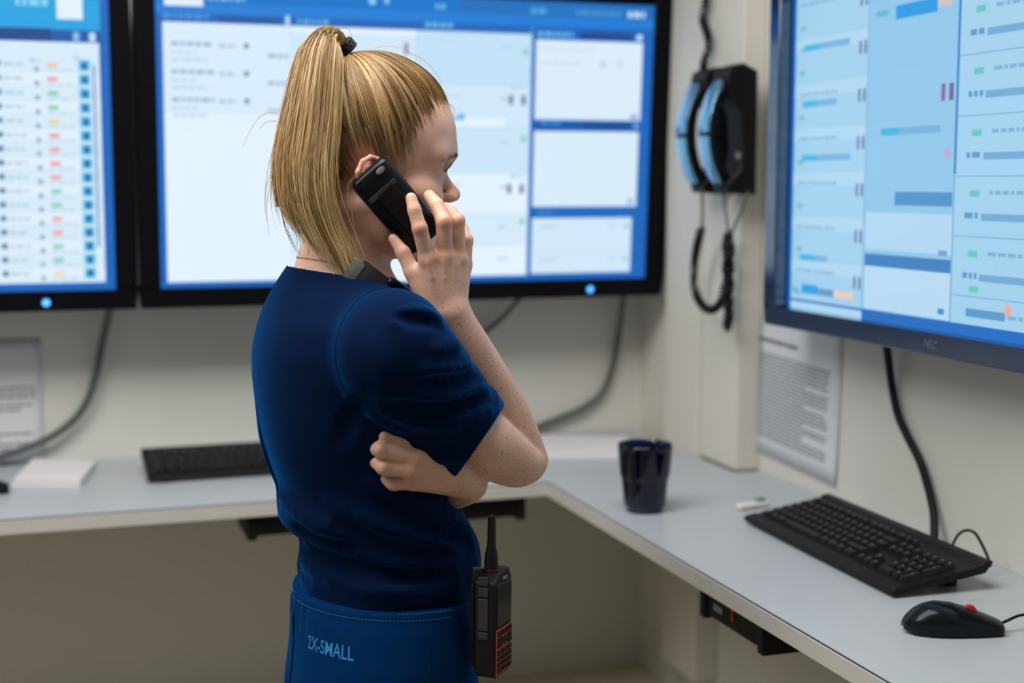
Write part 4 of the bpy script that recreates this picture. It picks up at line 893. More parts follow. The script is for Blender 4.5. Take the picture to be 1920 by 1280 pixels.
sv, sf = polygonise(shirt_n, (-0.20, -0.235, 0.90), (0.19, 0.24, 1.43), 0.0026, 2)
shirt = mesh_np('shirt', sv, sf, M['shirt'], person)
SB = BVHTree.FromPolygons([tuple(v) for v in sv], [tuple(f) for f in sf])
def snap(bvh, p, out=0.0):
    h = bvh.find_nearest(Vector(p)); return h[0] + h[1] * out if h[0] is not None else Vector(p)
ring = [snap(SB, p, 0.0) for p in bar]; collar = MB(); rings = []
for k in range(49):
    a = 2 * PI * k / 48; x, y = -0.040 + 0.0640 * math.cos(a), 0.0790 * math.sin(a); z = float(neck_z(x, y)); o_ = Vector((math.cos(a), math.sin(a), 0.25)).normalized()
    t_ = snap(SB, A3(x, y, z + 0.001)); m_ = snap(SB, A3(x * 1.02, y * 1.03, z - 0.007)); b_ = snap(SB, A3(x * 1.04, y * 1.06, z - 0.014))
    rings.append([b_ + o_ * 0.0002, b_ + o_ * 0.0018, m_ + o_ * 0.0024, t_ + o_ * 0.0018 + Vector((0, 0, 0.0006)), t_ - o_ * 0.0012 + Vector((0, 0, 0.0004)), m_ - o_ * 0.0012])
RA = np.array([[list(p) for p in r] for r in rings[:48]]); RA = sum(np.roll(RA, k_, 0) * w_ for k_, w_ in ((-3, .1), (-2, .15), (-1, .15), (0, .2), (1, .15), (2, .15), (3, .1))); rings = [list(map(Vector, r)) for r in RA] + [list(map(Vector, RA[0]))]
collar.loft(rings, caps=False); collar.build('collar_band', M['shirt'], person, sharp=70)
seam = MB().tube([snap(SB, p, -0.0001) for p in smooth_path([A3(-0.004, -0.128, 1.376), A3(-0.022, -0.135, 1.365), A3(-0.048, -0.150, 1.335), A3(-0.065, -0.155, 1.295), A3(-0.068, -0.154, 1.275)], 6)], 0.0007, 6)
seam.build('armhole_seam', M['seam_blue'], shirt)
low = [b_ + Vector((0, 0, -0.0095)) for b_ in ring]
MB().tube([snap(SB, p, -0.0002) for p in low], 0.0009, 6).build('collar_seam', M['seam_blue'], shirt)

# ---- trousers
pt_rows = [(0.70, 0.0, 0.105, 0.165), (0.80, 0.0, 0.115, 0.165), (0.871, 0.002, 0.119, 0.160), (0.892, 0.002, 0.118, 0.160), (0.935, 0.006, 0.117, 0.157), (0.974, 0.008, 0.1155, 0.149), (0.998, 0.010, 0.1150, 0.142), (1.03, 0.012, 0.114, 0.138)]
wt = wob(31, 5, 4, 30); wg = wob(33, 4, 55, 14)
def waist_z(x, y):
    th = np.arctan2(y, -(x - 0.01)); return 1.0045 + 0.000 * np.exp(-(th / 0.6) ** 2) - 0.009 * np.exp(-((np.abs(th) - 2.4) / 0.6) ** 2)
def tr_folds(P, d):
    th = np.arctan2(P[:, 1], P[:, 0]); z = P[:, 2]; wz = waist_z(P[:, 0], P[:, 1])
    g = np.exp(-((z - wz + 0.028) / 0.020) ** 2); bk = np.exp(-((np.abs(th) - PI) / 0.9) ** 2)
    return d + 0.0016 * wt(th, z) + 0.0022 * g * bk * wg(th, z) + 0.0012 * np.exp(-((z - wz + 0.012) / 0.006) ** 2)
hips = loft_ell(pt_rows, 0.74, 1.03, 0.03)
legs = [Uni(0.03, rc((0.0, s_ * 0.078, 0.80), (0.012, s_ * 0.080, 0.46), 0.088, 0.064), rc((0.012, s_ * 0.080, 0.46), (-0.005, s_ * 0.082, 0.045), 0.064, 0.056)) for s_ in (-1, 1)]
tr_n = Fn(Fn(Uni(0.03, hips, *legs), tr_folds), lambda P, d: smax(smax(d, P[:, 2] - waist_z(P[:, 0], P[:, 1]), 0.004), 0.03 - P[:, 2], 0.003))
tv, tf = polygonise(tr_n, (-0.17, -0.20, 0.02), (0.17, 0.20, 1.03), 0.0034, 2)
trousers = mesh_np('trousers', tv, tf, M['trousers'], person)
TB = BVHTree.FromPolygons([tuple(v) for v in tv], [tuple(f) for f in tf])
def hip_pt(th, z, out=0.0006):
    """point on the trousers at angle th (0 = straight back, positive to her right) and height z"""
    d = Vector((-math.cos(th), -math.sin(th), 0)); h = TB.ray_cast(Vector((0.01, 0, z)) + d * 0.4, -d)
    return h[0] + h[1] * out if h[0] is not None else Vector((0.01, 0, z)) + d * 0.14
st = MB()
def stitch_line(th0, th1, dz, dash=0.0026):
    n = int(abs(th1 - th0) * 0.13 / (dash * 1.5))
    for i in range(n):
        a = th0 + (th1 - th0) * i / n; b_ = a + (th1 - th0) / n * 0.66
        z = lambda t: float(waist_z(0.01 - 0.13 * math.cos(t), -0.13 * math.sin(t))) + dz
        st.tube([hip_pt(a, z(a), 0.0003), hip_pt(b_, z(b_), 0.0003)], 0.00027, 4)
stitch_line(-0.5, 1.95, -0.0090); stitch_line(1.45, 1.95, -0.0015)
st.build('stitching', M['stitch'], trousers)
MB().tube([hip_pt(0.13 + 0.03 * math.sin(k * 0.5), 0.975 - k * 0.012, 0.0002) for k in range(18)], 0.0010, 6).build('back_seam', M['seam_blue'], trousers)
MB().tube([hip_pt(1.70, 0.962 - k * 0.012, -0.0002) for k in range(18)], 0.0004, 6).build('side_seam', M['seam_blue'], trousers)
tm = text_mesh('2X-SMALL', 0.0235, 0.0, 0.0002)
txt = []
A0, Z0 = 0.80, 0.955
for v in tm.vertices:
    u = v.co.x * 0.70; txt.append(hip_pt(A0 + u / 0.128, Z0 + v.co.y * 0.98 - 0.0 * u, 0.0004))
tm.vertices.foreach_set('co', [c for p in txt for c in p]); tm.materials.append(M['print']); tm.update()
to = bpy.data.objects.new('size_lettering', tm); COL.objects.link(to); to.parent = trousers
for s_ in (-1, 1):
    sh = Uni(0.02, ell((0.045, s_ * 0.085, 0.030), (0.125, 0.042, 0.034)), ell((-0.03, s_ * 0.083, 0.045), (0.05, 0.036, 0.045)))
    sh = Fn(sh, lambda P, d: smax(d, 0.0005 - P[:, 2], 0.004)); v_, f_ = polygonise(sh, (-0.1, s_ * 0.085 - 0.06, -0.01), (0.19, s_ * 0.085 + 0.06, 0.11), 0.005, 1)
    mesh_np('shoe', v_, f_, mat('white_leather', (0.6, 0.6, 0.6), 0.5), person)

# ---- hair
def strand_mesh(name, P, R, shade, m, parent):
    """P (S,n,3) paths, R (S,n) radii, shade (S,) 0..1"""
    S_, n, _ = P.shape; T = np.gradient(P, axis=1); T /= np.linalg.norm(T, axis=2, keepdims=True) + 1e-9
    ref = np.tile(np.array([0.31, 0.85, 0.42]), (S_, n, 1)); U = np.cross(T, ref); U /= np.linalg.norm(U, axis=2, keepdims=True) + 1e-9; Vv = np.cross(T, U)
    ring = np.stack([P + (U * math.cos(a) + Vv * math.sin(a)) * R[..., None] for a in (0.3, 0.3 + 2.0944, 0.3 + 4.1888)], 2)
    verts = ring.reshape(-1, 3); b0 = (np.arange(S_)[:, None] * n + np.arange(n - 1)[None]) * 3; b0 = b0.reshape(-1)
    F_ = np.concatenate([np.stack([b0 + k, b0 + (k + 1) % 3, b0 + 3 + (k + 1) % 3, b0 + 3 + k], 1) for k in range(3)])
    o = mesh_np(name, verts, F_, m, parent); shade = np.repeat(shade[:, None], n, 1) if shade.ndim == 1 else shade; vattr(o, 'shade', np.repeat(np.repeat(shade.reshape(-1), 3)[:, None], 3, 1)); return o
def hair_material(name, dark, mid_, light):
    m = bpy.data.materials.new(name); m.use_nodes = True; nt = m.node_tree; b = nt.nodes['Principled BSDF']
    a = nt.nodes.new('ShaderNodeAttribute'); a.attribute_name = 'shade'; r = nt.nodes.new('ShaderNodeValToRGB'); e = r.color_ramp.elements
    e[0].position = 0.0; e[0].color = dark; e[1].position = 1.0; e[1].color = light; k = e.new(0.5); k.color = mid_
    nt.links.new(a.outputs['Fac'], r.inputs[0]); nt.links.new(r.outputs[0], b.inputs['Base Color']); b.inputs['Roughness'].default_value = 0.36; b.inputs['Specular IOR Level'].default_value = 0.55
    b.inputs['Anisotropic'].default_value = 0.0
    return m
M['hair'] = hair_material('blonde_hair', (0.170, 0.088, 0.032, 1), (0.58, 0.365, 0.155, 1), (0.95, 0.72, 0.40, 1))
M['scalp'] = mat('hair_roots', (0.19, 0.10, 0.042), 0.55, bump=0.4, bump_scale=700, vary=0.35, vary_scale=90)
M['tie'] = mat('elastic', (0.006, 0.006, 0.008), 0.7, bump=0.3, bump_scale=900)
M['brow'] = mat('brow_hair', (0.26, 0.15, 0.085), 0.5); M['lash'] = mat('lash_hair', (0.012, 0.010, 0.012), 0.4)
BB_ = BVHTree.FromPolygons([tuple(v) for v in bv], [tuple(f) for f in bf])
def unit(p): q = (np.asarray(p) - HO) / HR; return q / np.linalg.norm(q, axis=-1, keepdims=True)
def skull_hit(x, y):
    """first crossing of the camera ray through a photo point with the head (to place the hairline on her own head)"""
    r = _ray(x, y); h = BB_.ray_cast(Vector(CAMP - PC), Vector(r / np.linalg.norm(r))); return np.array(h[0]) if h[0] is not None else None
hl_r = [np.array([0.0950, 0.0, 1.584])] + [skull_hit(x, y) for x, y in ((841, 222), (824, 238), (805, 260), (787, 284), (766, 304), (744, 314), (722, 312), (702, 294), (680, 288), (662, 298), (652, 322), (648, 352), (646, 385), (643, 412))]
hl_r = [p for p in hl_r if p is not None] + [np.array([-0.080, -0.018, 1.462]), np.array([-0.084, 0.0, 1.466])]
hl_d = [unit(p) for p in hl_r]; hl_full = hl_d + [d * np.array([1, -1, 1]) for d in hl_d[-2:0:-1]]; hl_full.append(hl_full[0])
cumL = np.concatenate([[0], np.cumsum([np.linalg.norm(b_ - a) for a, b_ in zip(hl_full, hl_full[1:])])])
def hairline(s):
    d = np.stack([np.interp(s * cumL[-1], cumL, np.array(hl_full)[:, k]) for k in range(3)], -1); return d / np.linalg.norm(d, axis=-1, keepdims=True)
TIE = LP(652, 92, 0.0); TD = unit(TIE)
def slerp(a, b, t):
    if np.ndim(t) == 2: t = t[..., None]
    dot = np.clip((a * b).sum(-1, keepdims=True), -1, 1); om = np.arccos(dot); so = np.sin(om) + 1e-6
    return (np.sin((1 - t) * om) * a + np.sin(t * om) * b) / so
def on_skull(d, off):
    base = HO + d * HR; nrm_ = d / HR; nrm_ /= np.linalg.norm(nrm_, axis=-1, keepdims=True); return base + nrm_ * off[..., None]
# cap under the strands
ns, ntt = 120, 26
sg = np.linspace(0, 1, ns); capv = []
for j in range(ntt):
    t = j / (ntt - 1); d = slerp(hairline(sg), np.tile(TD, (ns, 1)), t * 0.97); off = np.full(ns, -0.0055 + 0.0086 * min(1, t * 3.2)); capv.append(on_skull(d, off))
capv = np.array(capv).reshape(-1, 3); cf = np.array([[j * ns + i, j * ns + i + 1, (j + 1) * ns + i + 1, (j + 1) * ns + i] for j in range(ntt - 1) for i in range(ns - 1)])
mesh_np('hair_cap', capv, cf, M['scalp'], person)
def hair_cap_strands(S_, n=22):
    s0 = rng.uniform(0, 1, S_); q = rng.uniform(0, 1, S_)
    t0 = np.where(q < 0.66, rng.triangular(-0.070, 0.05, 0.24, S_), rng.uniform(0.05, 0.75, S_))
    fz = rng.uniform(0, 1, S_) < 0.09; t0 = np.where(fz, rng.uniform(-0.17, -0.01, S_), t0)
    nl = 150; lock = np.minimum((s0 * nl + 0.35 * np.sin(s0 * 90)).astype(int), nl - 1); lr = np.random.default_rng(4); lsh = lr.normal(0, 0.17, nl); lbow = lr.normal(0, 0.010, nl); lphase = lr.uniform(0, 6.28, nl); lh = lr.uniform(0, 1, nl)
    cl = (lock + 0.5) / nl; s_end = s0 + (cl - s0) * 0.75
    tt = t0[:, None] + (1.0 - t0[:, None]) * np.linspace(0, 1, n)[None] ** 0.9
    prog = np.clip((tt - t0[:, None]) * 2.2, 0, 1)
    ss = s0[:, None] + (s_end - s0)[:, None] * prog
    wig = lbow[lock][:, None] * np.sin(tt * 3.0 + lphase[lock][:, None]) + 0.006 * np.sin(tt * 4 + rng.uniform(0, 6.28, (S_, 1))) * rng.uniform(-1, 1, (S_, 1))
    d = slerp(hairline(np.mod(ss + wig * prog, 1.0)), np.broadcast_to(TD, (S_, n, 3)), tt * 0.985)
    lay = rng.uniform(0, 1, S_); edge = np.abs(s0 * nl - lock - 0.5) * 2
    off = 0.0004 + (0.0028 + 0.0030 * (lh[lock] * (1 - edge ** 2))[:, None] + 0.0018 * lay[:, None]) * np.clip((tt - t0[:, None]) * 5 + 0.02, 0, 1)
    P = on_skull(d, off)
    R = np.full((S_, n), 0.00028) * np.clip(np.linspace(0.16, 2.2, n), 0, 1)[None] * rng.uniform(0.55, 1.2, (S_, 1)) * np.where(fz, 0.55, 1.0)[:, None]
    sh_ = np.clip(0.36 + lsh[lock] - 0.10 * edge + rng.normal(0, 0.15, S_), 0, 1)[:, None] + 0.28 * (tt - 0.40); return P, R, np.clip(sh_, 0, 1)  # darker root colour, with the light on top also put into the tone
P, R, shd = hair_cap_strands(10500)
o = strand_mesh('hair', P, R, shd, M['hair'], person); o['kind'] = 'stuff'
# ponytail
pt_c = [(648, 90, 0.000, 9, 0.006), (634, 70, -0.006, 13, 0.011), (614, 72, -0.018, 22, 0.017), (600, 105, -0.034, 45, 0.021), (591, 160, -0.046, 53, 0.023), (582, 230, -0.054, 58, 0.024), (573, 310, -0.058, 60, 0.025), (578, 380, -0.058, 58, 0.025), (596, 432, -0.058, 52, 0.023), (624, 488, -0.062, 44, 0.020), (652, 560, -0.066, 36, 0.016)]
pc_path = np.array(smooth_path([LP(x, y, l) for x, y, l, _, _ in pt_c], 6)); pa = np.interp(np.linspace(0, 10, len(pc_path)), range(11), [a * 0.00065 for *_, a, _ in pt_c]); pb2 = np.interp(np.linspace(0, 10, len(pc_path)), range(11), [b_ for *_, b_ in pt_c])
pl = np.concatenate([[0], np.cumsum(np.linalg.norm(np.diff(pc_path, axis=0), axis=1))]); pl /= pl[-1]
Tp = np.gradient(pc_path, axis=0); Tp /= np.linalg.norm(Tp, axis=1, keepdims=True)
VIEW = np.array([0.40, 0.917, 0.0]); side = np.cross(Tp, VIEW); side /= np.linalg.norm(side, axis=1, keepdims=True); dep = np.cross(side, Tp)
def push_out(P, m_):
    q = (P - HO) / (HR + m_); k = np.linalg.norm(q, axis=-1, keepdims=True); return np.where(k < 1, HO + q / np.maximum(k, 1e-3) * (HR + m_), P)
def ponytail(S_, n=30, spread=1.0, r0=0.00033):
    a = rng.uniform(0, 2 * PI, S_); rr = np.sqrt(rng.uniform(0, 1, S_)) ** 0.75 * spread
    nc = 260; ca = rng.uniform(0, 2 * PI, nc); cr = np.sqrt(rng.uniform(0, 1, nc)) ** 0.8; ci = rng.integers(0, nc, S_); mixc = 0.72
    u = (1 - mixc) * rr * np.cos(a) + mixc * cr[ci] * np.cos(ca[ci]) * spread; v = (1 - mixc) * rr * np.sin(a) + mixc * cr[ci] * np.sin(ca[ci]) * spread
    uc, vc = cr[ci] * np.cos(ca[ci]) * spread, cr[ci] * np.sin(ca[ci]) * spread; ur, vr = rr * np.cos(a), rr * np.sin(a)
    # strands on the outer (back) side are shorter, those next to the neck the longest
    end_y = np.clip(460 + 128 * SGN * uc + rng.normal(0, 15, S_) + 15 * rng.normal(0, 1, nc)[ci] + 38 * (rng.uniform(0, 1, S_) < 0.16) * rng.uniform(0.2, 1, S_), 378, 560); end = np.interp(end_y, ply[18:], pl[18:])
    f = np.linspace(0, 1, n)[None]; t = end[:, None] * f
    g = lambda arr: np.stack([np.interp(t, pl, arr[:, k]) for k in range(3)], -1)
    A_ = np.interp(t, pl, pa); B_ = np.interp(t, pl, pb2)
    mx = 0.62 + 0.30 * np.clip((f - 0.55) / 0.45, 0, 1)
    u = (1 - mx) * ur[:, None] + mx * uc[:, None]; v = (1 - mx) * vr[:, None] + mx * vc[:, None]
    ph = rng.uniform(0, 6.28, nc)[ci][:, None]
    wu = 0.05 * np.sin(t * 7 + rng.uniform(0, 6.28, (S_, 1))) * rng.uniform(0, 1, (S_, 1)) + 0.06 * np.sin(t * 9 + ph) * f; wv = 0.05 * np.sin(t * 6 + rng.uniform(0, 6.28, (S_, 1))) + 0.07 * np.sin(t * 8 + 2 * ph)
    stray = (rng.uniform(0, 1, S_) < 0.06)[:, None] * rng.normal(0, 0.28, (S_, 1)) * f ** 2
    P = g(pc_path) + g(side) * (A_ * (u + wu + stray))[..., None] + g(dep) * (B_ * (v + wv))[..., None]
    P = push_out(P, 0.009)
    R = r0 * np.clip(np.linspace(8, 0.25, n), 0, 1)[None] * rng.uniform(0.6, 1.25, (S_, 1))
    crand = rng.normal(0, 0.22, nc); sh_ = np.clip(0.50 + crand[ci] + rng.normal(0, 0.15, S_), 0, 1)[:, None] + 0.16 * (f - 0.35); return P, R, np.clip(sh_, 0, 1)
ply = np.interp(np.linspace(0, 10, len(pc_path)), range(11), [y for _, y, *_ in pt_c])
SGN = 1.0 if (side[20] @ (LP(700, 300, -0.03) - LP(600, 300, -0.03))) > 0 else -1.0
P, R, shd = ponytail(8000)
o = strand_mesh('ponytail', P, R, shd, M['hair'], person); o['kind'] = 'stuff'
# loose flyaway hairs
fly = []
def fl(pts, ly): fly.append(np.array(smooth_path([LP(x, y, ly) for x, y in pts], 6)))
fl([(520, 212), (500, 212), (485, 222), (468, 248), (456, 275)], -0.03); fl([(518, 226), (500, 228), (487, 242)], -0.03); fl([(606, 60), (575, 78), (552, 110), (540, 140)], -0.02)
fl([(545, 300), (512, 340), (500, 390), (505, 440)], -0.03); fl([(518, 300), (503, 335), (497, 375), (500, 415)], -0.02); fl([(530, 380), (533, 420), (548, 455), (566, 482)], -0.03); fl([(528, 370), (531, 415), (545, 452), (562, 478)], -0.035); fl([(526, 360), (530, 412), (543, 450), (560, 482)], -0.03)
fl([(560, 420), (562, 445), (565, 470)], -0.03); fl([(548, 410), (556, 440), (558, 462)], -0.03); fl([(575, 430), (580, 455), (578, 480)], -0.04); fl([(690, 305), (672, 335), (660, 370), (664, 420), (672, 460), (676, 495)], -0.086); fl([(688, 300), (664, 330), (652, 350), (655, 390)], -0.088)
fl([(640, 430), (662, 480), (668, 510), (690, 540), (705, 550)], -0.085); fl([(630, 56), (650, 52), (662, 70)], 0.0); fl([(700, 90), (730, 86), (760, 93)], 0.0); fl([(760, 96), (800, 118), (830, 158)], 0.01); fl([(845, 195), (852, 205), (850, 218)], -0.01)
nn = 24
def resample(p, n): 
    L_ = np.concatenate([[0], np.cumsum(np.linalg.norm(np.diff(p, axis=0), axis=1))]); return np.stack([np.interp(np.linspace(0, L_[-1], n), L_, p[:, k]) for k in range(3)], -1)
Pf = np.stack([resample(p, nn) for p in fly]); Pf = np.concatenate([Pf, Pf + rng.normal(0, 0.0008, (len(fly), 1, 3))])
o = strand_mesh('flyaway_hair', Pf, np.full((len(Pf), nn), 0.00026) * np.linspace(1, 0.4, nn)[None], rng.uniform(0.3, 0.7, len(Pf)), M['hair'], person); o['kind'] = 'stuff'
# hair elastic
tdir = Vector(LP(640, 76, -0.002) - LP(660, 98, 0.0)).normalized(); ua = tdir.orthogonal().normalized(); ub = tdir.cross(ua); tc_ = Vector(LP(649, 88, 0.0))
el_ = MB()
for k in (-0.004, 0.0, 0.004):
    el_.tube([tc_ + tdir * k + (ua * math.cos(2 * PI * i / 24) + ub * math.sin(2 * PI * i / 24)) * (0.0100 + 0.0006 * math.sin(i * 3 + k * 900)) for i in range(25)], 0.0027, 8)
el_.build('hair_tie', M['tie'], person)
# eyebrow, lashes
def tuft(name, m, roots, dirs, length, r, parent):
    n = 6; Pq = []
    for p, d in zip(roots, dirs): Pq.append([np.array(p) + np.array(d) * length * k / (n - 1) + np.array([0, 0, 0.25 * length * (k / (n - 1)) ** 2]) for k in range(n)])
    Pq = np.array(Pq); o = strand_mesh(name, Pq, np.full(Pq.shape[:2], r) * np.linspace(1, 0.3, n)[None], np.full(len(Pq), 0.2), m, parent); return o
for s_ in (-1, 1):
    roots = []; dirs = []
    for k in range(150):
        f = rng.uniform(0, 1); p = np.array([0.100 - 0.032 * f ** 1.6, s_ * (0.012 + 0.040 * f), 1.5335 + 0.004 * math.sin(f * 2.4) - 0.004 * f + rng.normal(0, 0.0014)]); h = BB_.find_nearest(Vector(p)); roots.append(np.array(h[0]))
        dv = np.array([-0.35, s_ * 0.8, 0.25 - 0.4 * f]) + np.array(h[1]) * 0.25 + rng.normal(0, 0.12, 3); dirs.append(dv / np.linalg.norm(dv))
    tuft('eyebrow', M['brow'], roots, dirs, 0.0075, 0.00018, person)
    roots = []; dirs = []
    for k in range(26):
        f = k / 25; a = -1.15 + 2.3 * f; p = np.array([0.0675 + 0.0138 * math.cos(a), s_ * (0.0325 + 0.0150 * math.sin(a)), 1.5155 - 0.0012 * math.cos(a)]); roots.append(p)
        dv = np.array([math.cos(a), s_ * 0.6 * math.sin(a), 0.75]) + rng.normal(0, 0.08, 3); dirs.append(dv / np.linalg.norm(dv))
    tuft('eyelashes', M['lash'], roots, dirs, 0.0125, 0.00024, person)

# ---- necklace and neck strap
nk = [LP(x, y, l) for x, y, l in ((556, 478, 0.03), (560, 484, 0.01), (575, 486, -0.015), (595, 491, -0.035), (625, 500, -0.055), (660, 520, -0.066), (690, 545, -0.062))]
M['gold'] = mat('gold_chain', (0.75, 0.52, 0.28), 0.3, 0.9)
cb = MB(); pth = smooth_path(nk, 14)
for i in range(len(pth) - 1):
    p = snap(BB_, pth[i], 0.0008); q = snap(BB_, pth[i + 1], 0.0008); cb.tube([p, p.lerp(q, 0.6)], 0.0007, 5)
cb.build('necklace', M['gold'], person)
strap = thing('neck_strap', 'black strap with a grey buckle around the woman\'s neck', 'strap', tuple(PC))
def ribbon(pts, wdt, thick, up=(0, 0, 1)):
    P_ = [Vector(p) for p in smooth_path(pts, 8)]; n = len(P_); rings = []
    for i, p in enumerate(P_):
        t = (P_[min(i + 1, n - 1)] - P_[max(i - 1, 0)]).normalized(); o_ = Vector((p.x + 0.035, p.y, 0)).normalized(); w_ = o_.cross(t).normalized(); o2 = t.cross(w_)
        ww = wdt[0] + (wdt[1] - wdt[0]) * i / (n - 1); rings.append([p + w_ * a * ww / 2 + o2 * b_ * thick / 2 for a, b_ in ((-1, -0.6), (-0.85, -1), (0.85, -1), (1, -0.6), (1, 0.6), (0.85, 1), (-0.85, 1), (-1, 0.6))])
    return MB().loft(rings)
M['strap'] = mat('woven_strap', (0.010, 0.010, 0.012), 0.55, bump=0.2, bump_scale=1500); M['strap_teal'] = mat('teal_black_strap', (0.010, 0.035, 0.045), 0.55); M['buckle'] = mat('grey_translucent_plastic', (0.13, 0.14, 0.12), 0.3, **{'Transmission Weight': 0.15})
ribbon([LP(x, y, l) for x, y, l in ((588, 436, 0.050), (577, 460, 0.030), (592, 468, -0.012), (618, 480, -0.050), (645, 497, -0.070), (662, 508, -0.078))], (0.020, 0.020), 0.004).build('back_band', M['strap_teal'], strap)
ribbon([LP(x, y, l) for x, y, l in ((654, 500, -0.0800), (663, 506, -0.0830), (673, 513, -0.0845))], (0.027, 0.027), 0.007).build('buckle', M['buckle'], strap)
ribbon([LP(x, y, l) for x, y, l in ((669, 511, -0.0845), (690, 525, -0.087), (714, 541, -0.085), (738, 554, -0.079), (762, 572, -0.070))], (0.035, 0.028), 0.0045).build('front_band', M['strap'], strap)
MB().tube(smooth_path([LP(x, y, l) for x, y, l in ((731, 529, -0.078), (736, 531, -0.080), (755, 543, -0.076), (775, 558, -0.066), (795, 576, -0.060), (812, 600, -0.05))], 6), 0.0065, 10).build('clip_rod', M['gloss_black'], strap)

# ---- phone in her hand
T0 = LP(693, 322, -0.1010); B0 = LP(805, 455, -0.0850)
ux = (B0 - T0); PL = float(np.linalg.norm(ux)); ux /= PL
wv_ = LP(722, 298, -0.1015) - LP(668, 345, -0.0985); wv_ -= ux * (wv_ @ ux); PWD = 0.0535; wv_ /= np.linalg.norm(wv_); nv = np.cross(ux, wv_)
if nv[1] > 0: nv = -nv
ph = thing('cordless_phone', 'black cordless phone held to the woman\'s ear', 'telephone')
Mx = Matrix(((wv_[0], -nv[0], -ux[0], PC[0] + T0[0]), (wv_[1], -nv[1], -ux[1], PC[1] + T0[1]), (wv_[2], -nv[2], -ux[2], PC[2] + T0[2]), (0, 0, 0, 1)))
ph.matrix_world = Mx   # local x across, -y the back face seen here, +z towards the top end
b = MB(); rings = []; hw = PWD / 2
for z, s_, dy in ((0.0005, 0.86, 0.004), (-0.003, 0.97, 0.001), (-0.012, 1.0, 0), (-0.06, 0.99, 0.0), (-PL + 0.012, 0.95, 0.0005), (-PL + 0.002, 0.90, 0.002), (-PL, 0.80, 0.005)):
    w_ = hw * s_; rings.append([(-w_, 0.012, z), (-w_, 0.004 + dy, z), (-w_ + 0.003, 0.0008 + dy, z), (-w_ + 0.008, -0.0005 + dy, z), (w_ - 0.010, -0.0005 + dy, z), (w_ - 0.0045, 0.0018 + dy, z), (w_, 0.0065 + dy, z), (w_, 0.013, z), (w_ - 0.003, 0.0195 - dy, z), (-w_ + 0.003, 0.0195 - dy, z)])
b.loft(rings); b.build('handset_case', M['gloss_black'], ph, bevel=0.0012, sharp=50)
MB().box((-hw + 0.004, -0.0021, -0.030), (hw - 0.010, -0.0006, -0.024)).build('cover_groove', M['seam'], ph, bevel=0.0004)
MB().prism([(-0.0125, -0.028), (0.0115, -0.0265), (0.0125, -0.088), (-0.0115, -0.090)], 'y', -0.0024, -0.0004).build('belt_clip', M['black_plastic'], ph, bevel=0.0008)
lb = MB(); a_ = [(0.0105 + 0.0050 * math.cos(t) , -0.0026, -0.0070 + 0.0023 * math.sin(t)) for t in np.linspace(0, 2 * PI, 20, endpoint=False)]; a2 = [(x, 0.0, z) for x, _, z in a_]
lb.loft([a2, a_], caps=True); lb.build('oval_badge', mat('pinkish_metal', (0.42, 0.33, 0.33), 0.35, 0.3), ph)
lb = MB().tube([(0.0105 + 0.0059 * math.cos(t), -0.0012, -0.0070 + 0.0031 * math.sin(t)) for t in np.linspace(0, 2 * PI, 25)], 0.0004, 6); lb.build('badge_ring', M['grey_sticker'], ph)

# ---- two-way radio on her waistband
rd = thing('two_way_radio', 'black two-way radio with orange-edged keypad clipped to the trouser waistband', 'radio', tuple(PC + np.array([0.1008, -0.1692, 0.921])), (0, math.radians(2), math.radians(50)))
M['orange'] = mat('orange_keypad_lines', (0.62, 0.075, 0.035), 0.5); M['radio'] = mat('radio_rubber', (0.006, 0.005, 0.0055), 0.5, bump=0.08, bump_scale=900, **{'Specular IOR Level': 0.3}); M['radio_btn'] = mat('grey_rubber', (0.028, 0.025, 0.030), 0.6); M['radio_scr'] = mat('dark_display', (0.028, 0.026, 0.024), 0.18)
RW, RT, RH = 0.054, 0.027, 0.128
b = MB(); b.prism([(0.002, 0.004), (0.006, 0.0), (RW - 0.006, 0.0), (RW - 0.002, 0.004), (RW, 0.105), (RW - 0.004, RH - 0.010), (RW - 0.012, RH), (0.012, RH - 0.004), (0.0, RH - 0.014), (0.0, 0.02)], 'y', 0.0, RT)
b.build('body', M['radio'], rd, bevel=0.003, seg=3)
MB().box((0.004, RT + 0.0002, 0.012), (RW - 0.004, RT + 0.008, 0.112)).build('battery', M['radio'], rd, bevel=0.004)
MB().box((0.018, RT + 0.0082, 0.050), (0.038, RT + 0.0125, 0.105)).build('belt_clip', M['black_metal'], rd, bevel=0.002)
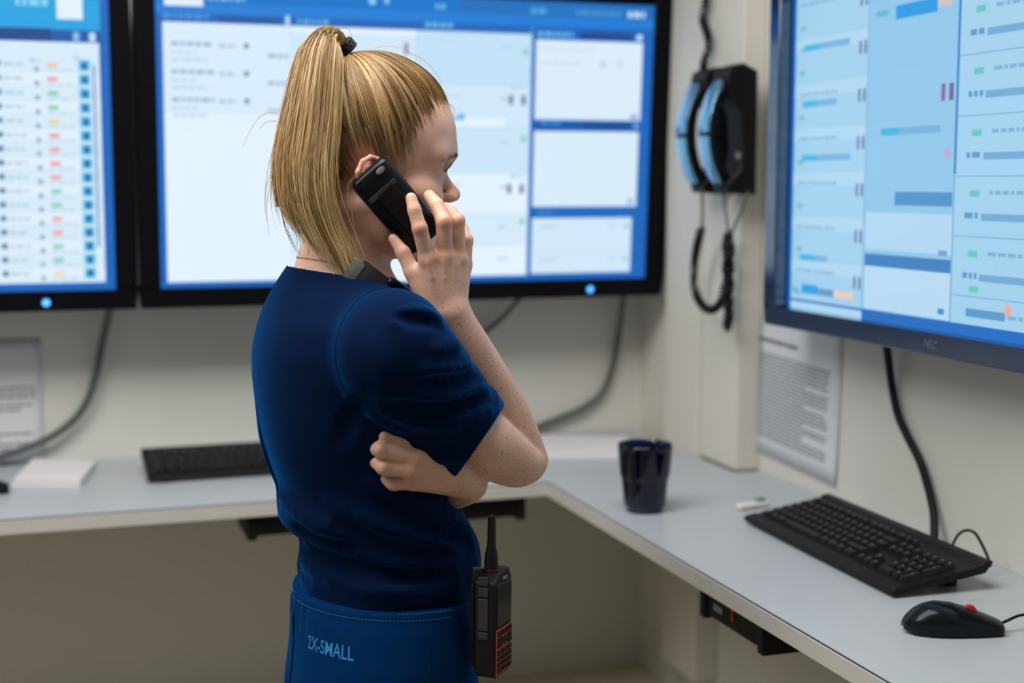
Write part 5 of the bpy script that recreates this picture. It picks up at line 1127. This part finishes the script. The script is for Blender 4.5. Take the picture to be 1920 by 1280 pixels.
MB().lathe([(0.0, 0.0), (0.0085, 0.0), (0.0085, 0.004), (0.0078, 0.022), (0.0060, 0.030), (0.0052, 0.032), (0.0048, 0.060), (0.0046, 0.066), (0.0035, 0.0685), (0.0, 0.069)], 20, (0.0205, 0.014, RH - 0.0055)).build('antenna', M['radio'], rd)
MB().lathe([(0.0087, 0.0), (0.0087, 0.0007), (0.0080, 0.0007)], 20, (0.0205, 0.014, RH - 0.0012)).build('antenna_ring', M['red'], rd)
MB().lathe([(0.0, 0.0), (0.0078, 0.0), (0.0078, 0.013), (0.0066, 0.0155), (0.0, 0.0155)], 14, (0.010, 0.027, RH - 0.014)).build('volume_knob', M['radio'], rd)
for z0, z1 in ((0.112, 0.122), (0.098, 0.109), (0.058, 0.096), (0.047, 0.056)): MB().box((-0.0016, 0.0085, z0), (0.0006, 0.0215, z1)).build('side_button', M['radio_btn'], rd, bevel=0.0007)
MB().box((0.006, -0.0012, 0.062), (RW - 0.006, 0.0004, 0.112)).build('display', M['radio_scr'], rd, bevel=0.0005)
MB().box((0.022, -0.0012, 0.1155), (0.034, 0.0004, 0.1185)).build('maker_mark', M['grey_sticker'], rd)
kp = MB().box((0.004, -0.0010, 0.004), (RW - 0.004, 0.0004, 0.058)); kp.build('keypad_backing', M['orange'], rd, bevel=0.0004)
def kbtn(x0, x1, z0, z1): MB().box((x0, -0.0022, z0), (x1, -0.0004, z1)).build('keypad_button', M['radio'], rd, bevel=0.0006)
for r_ in range(4):
    for c_ in range(3): kbtn(0.0062 + c_ * 0.0150, 0.0198 + c_ * 0.0150 - 0.0004, 0.0062 + r_ * 0.0072, 0.0118 + r_ * 0.0072)
for c_ in range(3): kbtn(0.0062 + c_ * 0.0150, 0.0194 + c_ * 0.0150, 0.0500, 0.0565)
kbtn(0.0062, 0.0205, 0.0362, 0.0485); kbtn(0.0355, 0.0494, 0.0362, 0.0485)
MB().prism([(0.0220, 0.0425), (0.0280, 0.0490), (0.0340, 0.0425), (0.0280, 0.0360)], 'y', -0.0022, -0.0004).build('keypad_button', M['radio'], rd, bevel=0.0006)
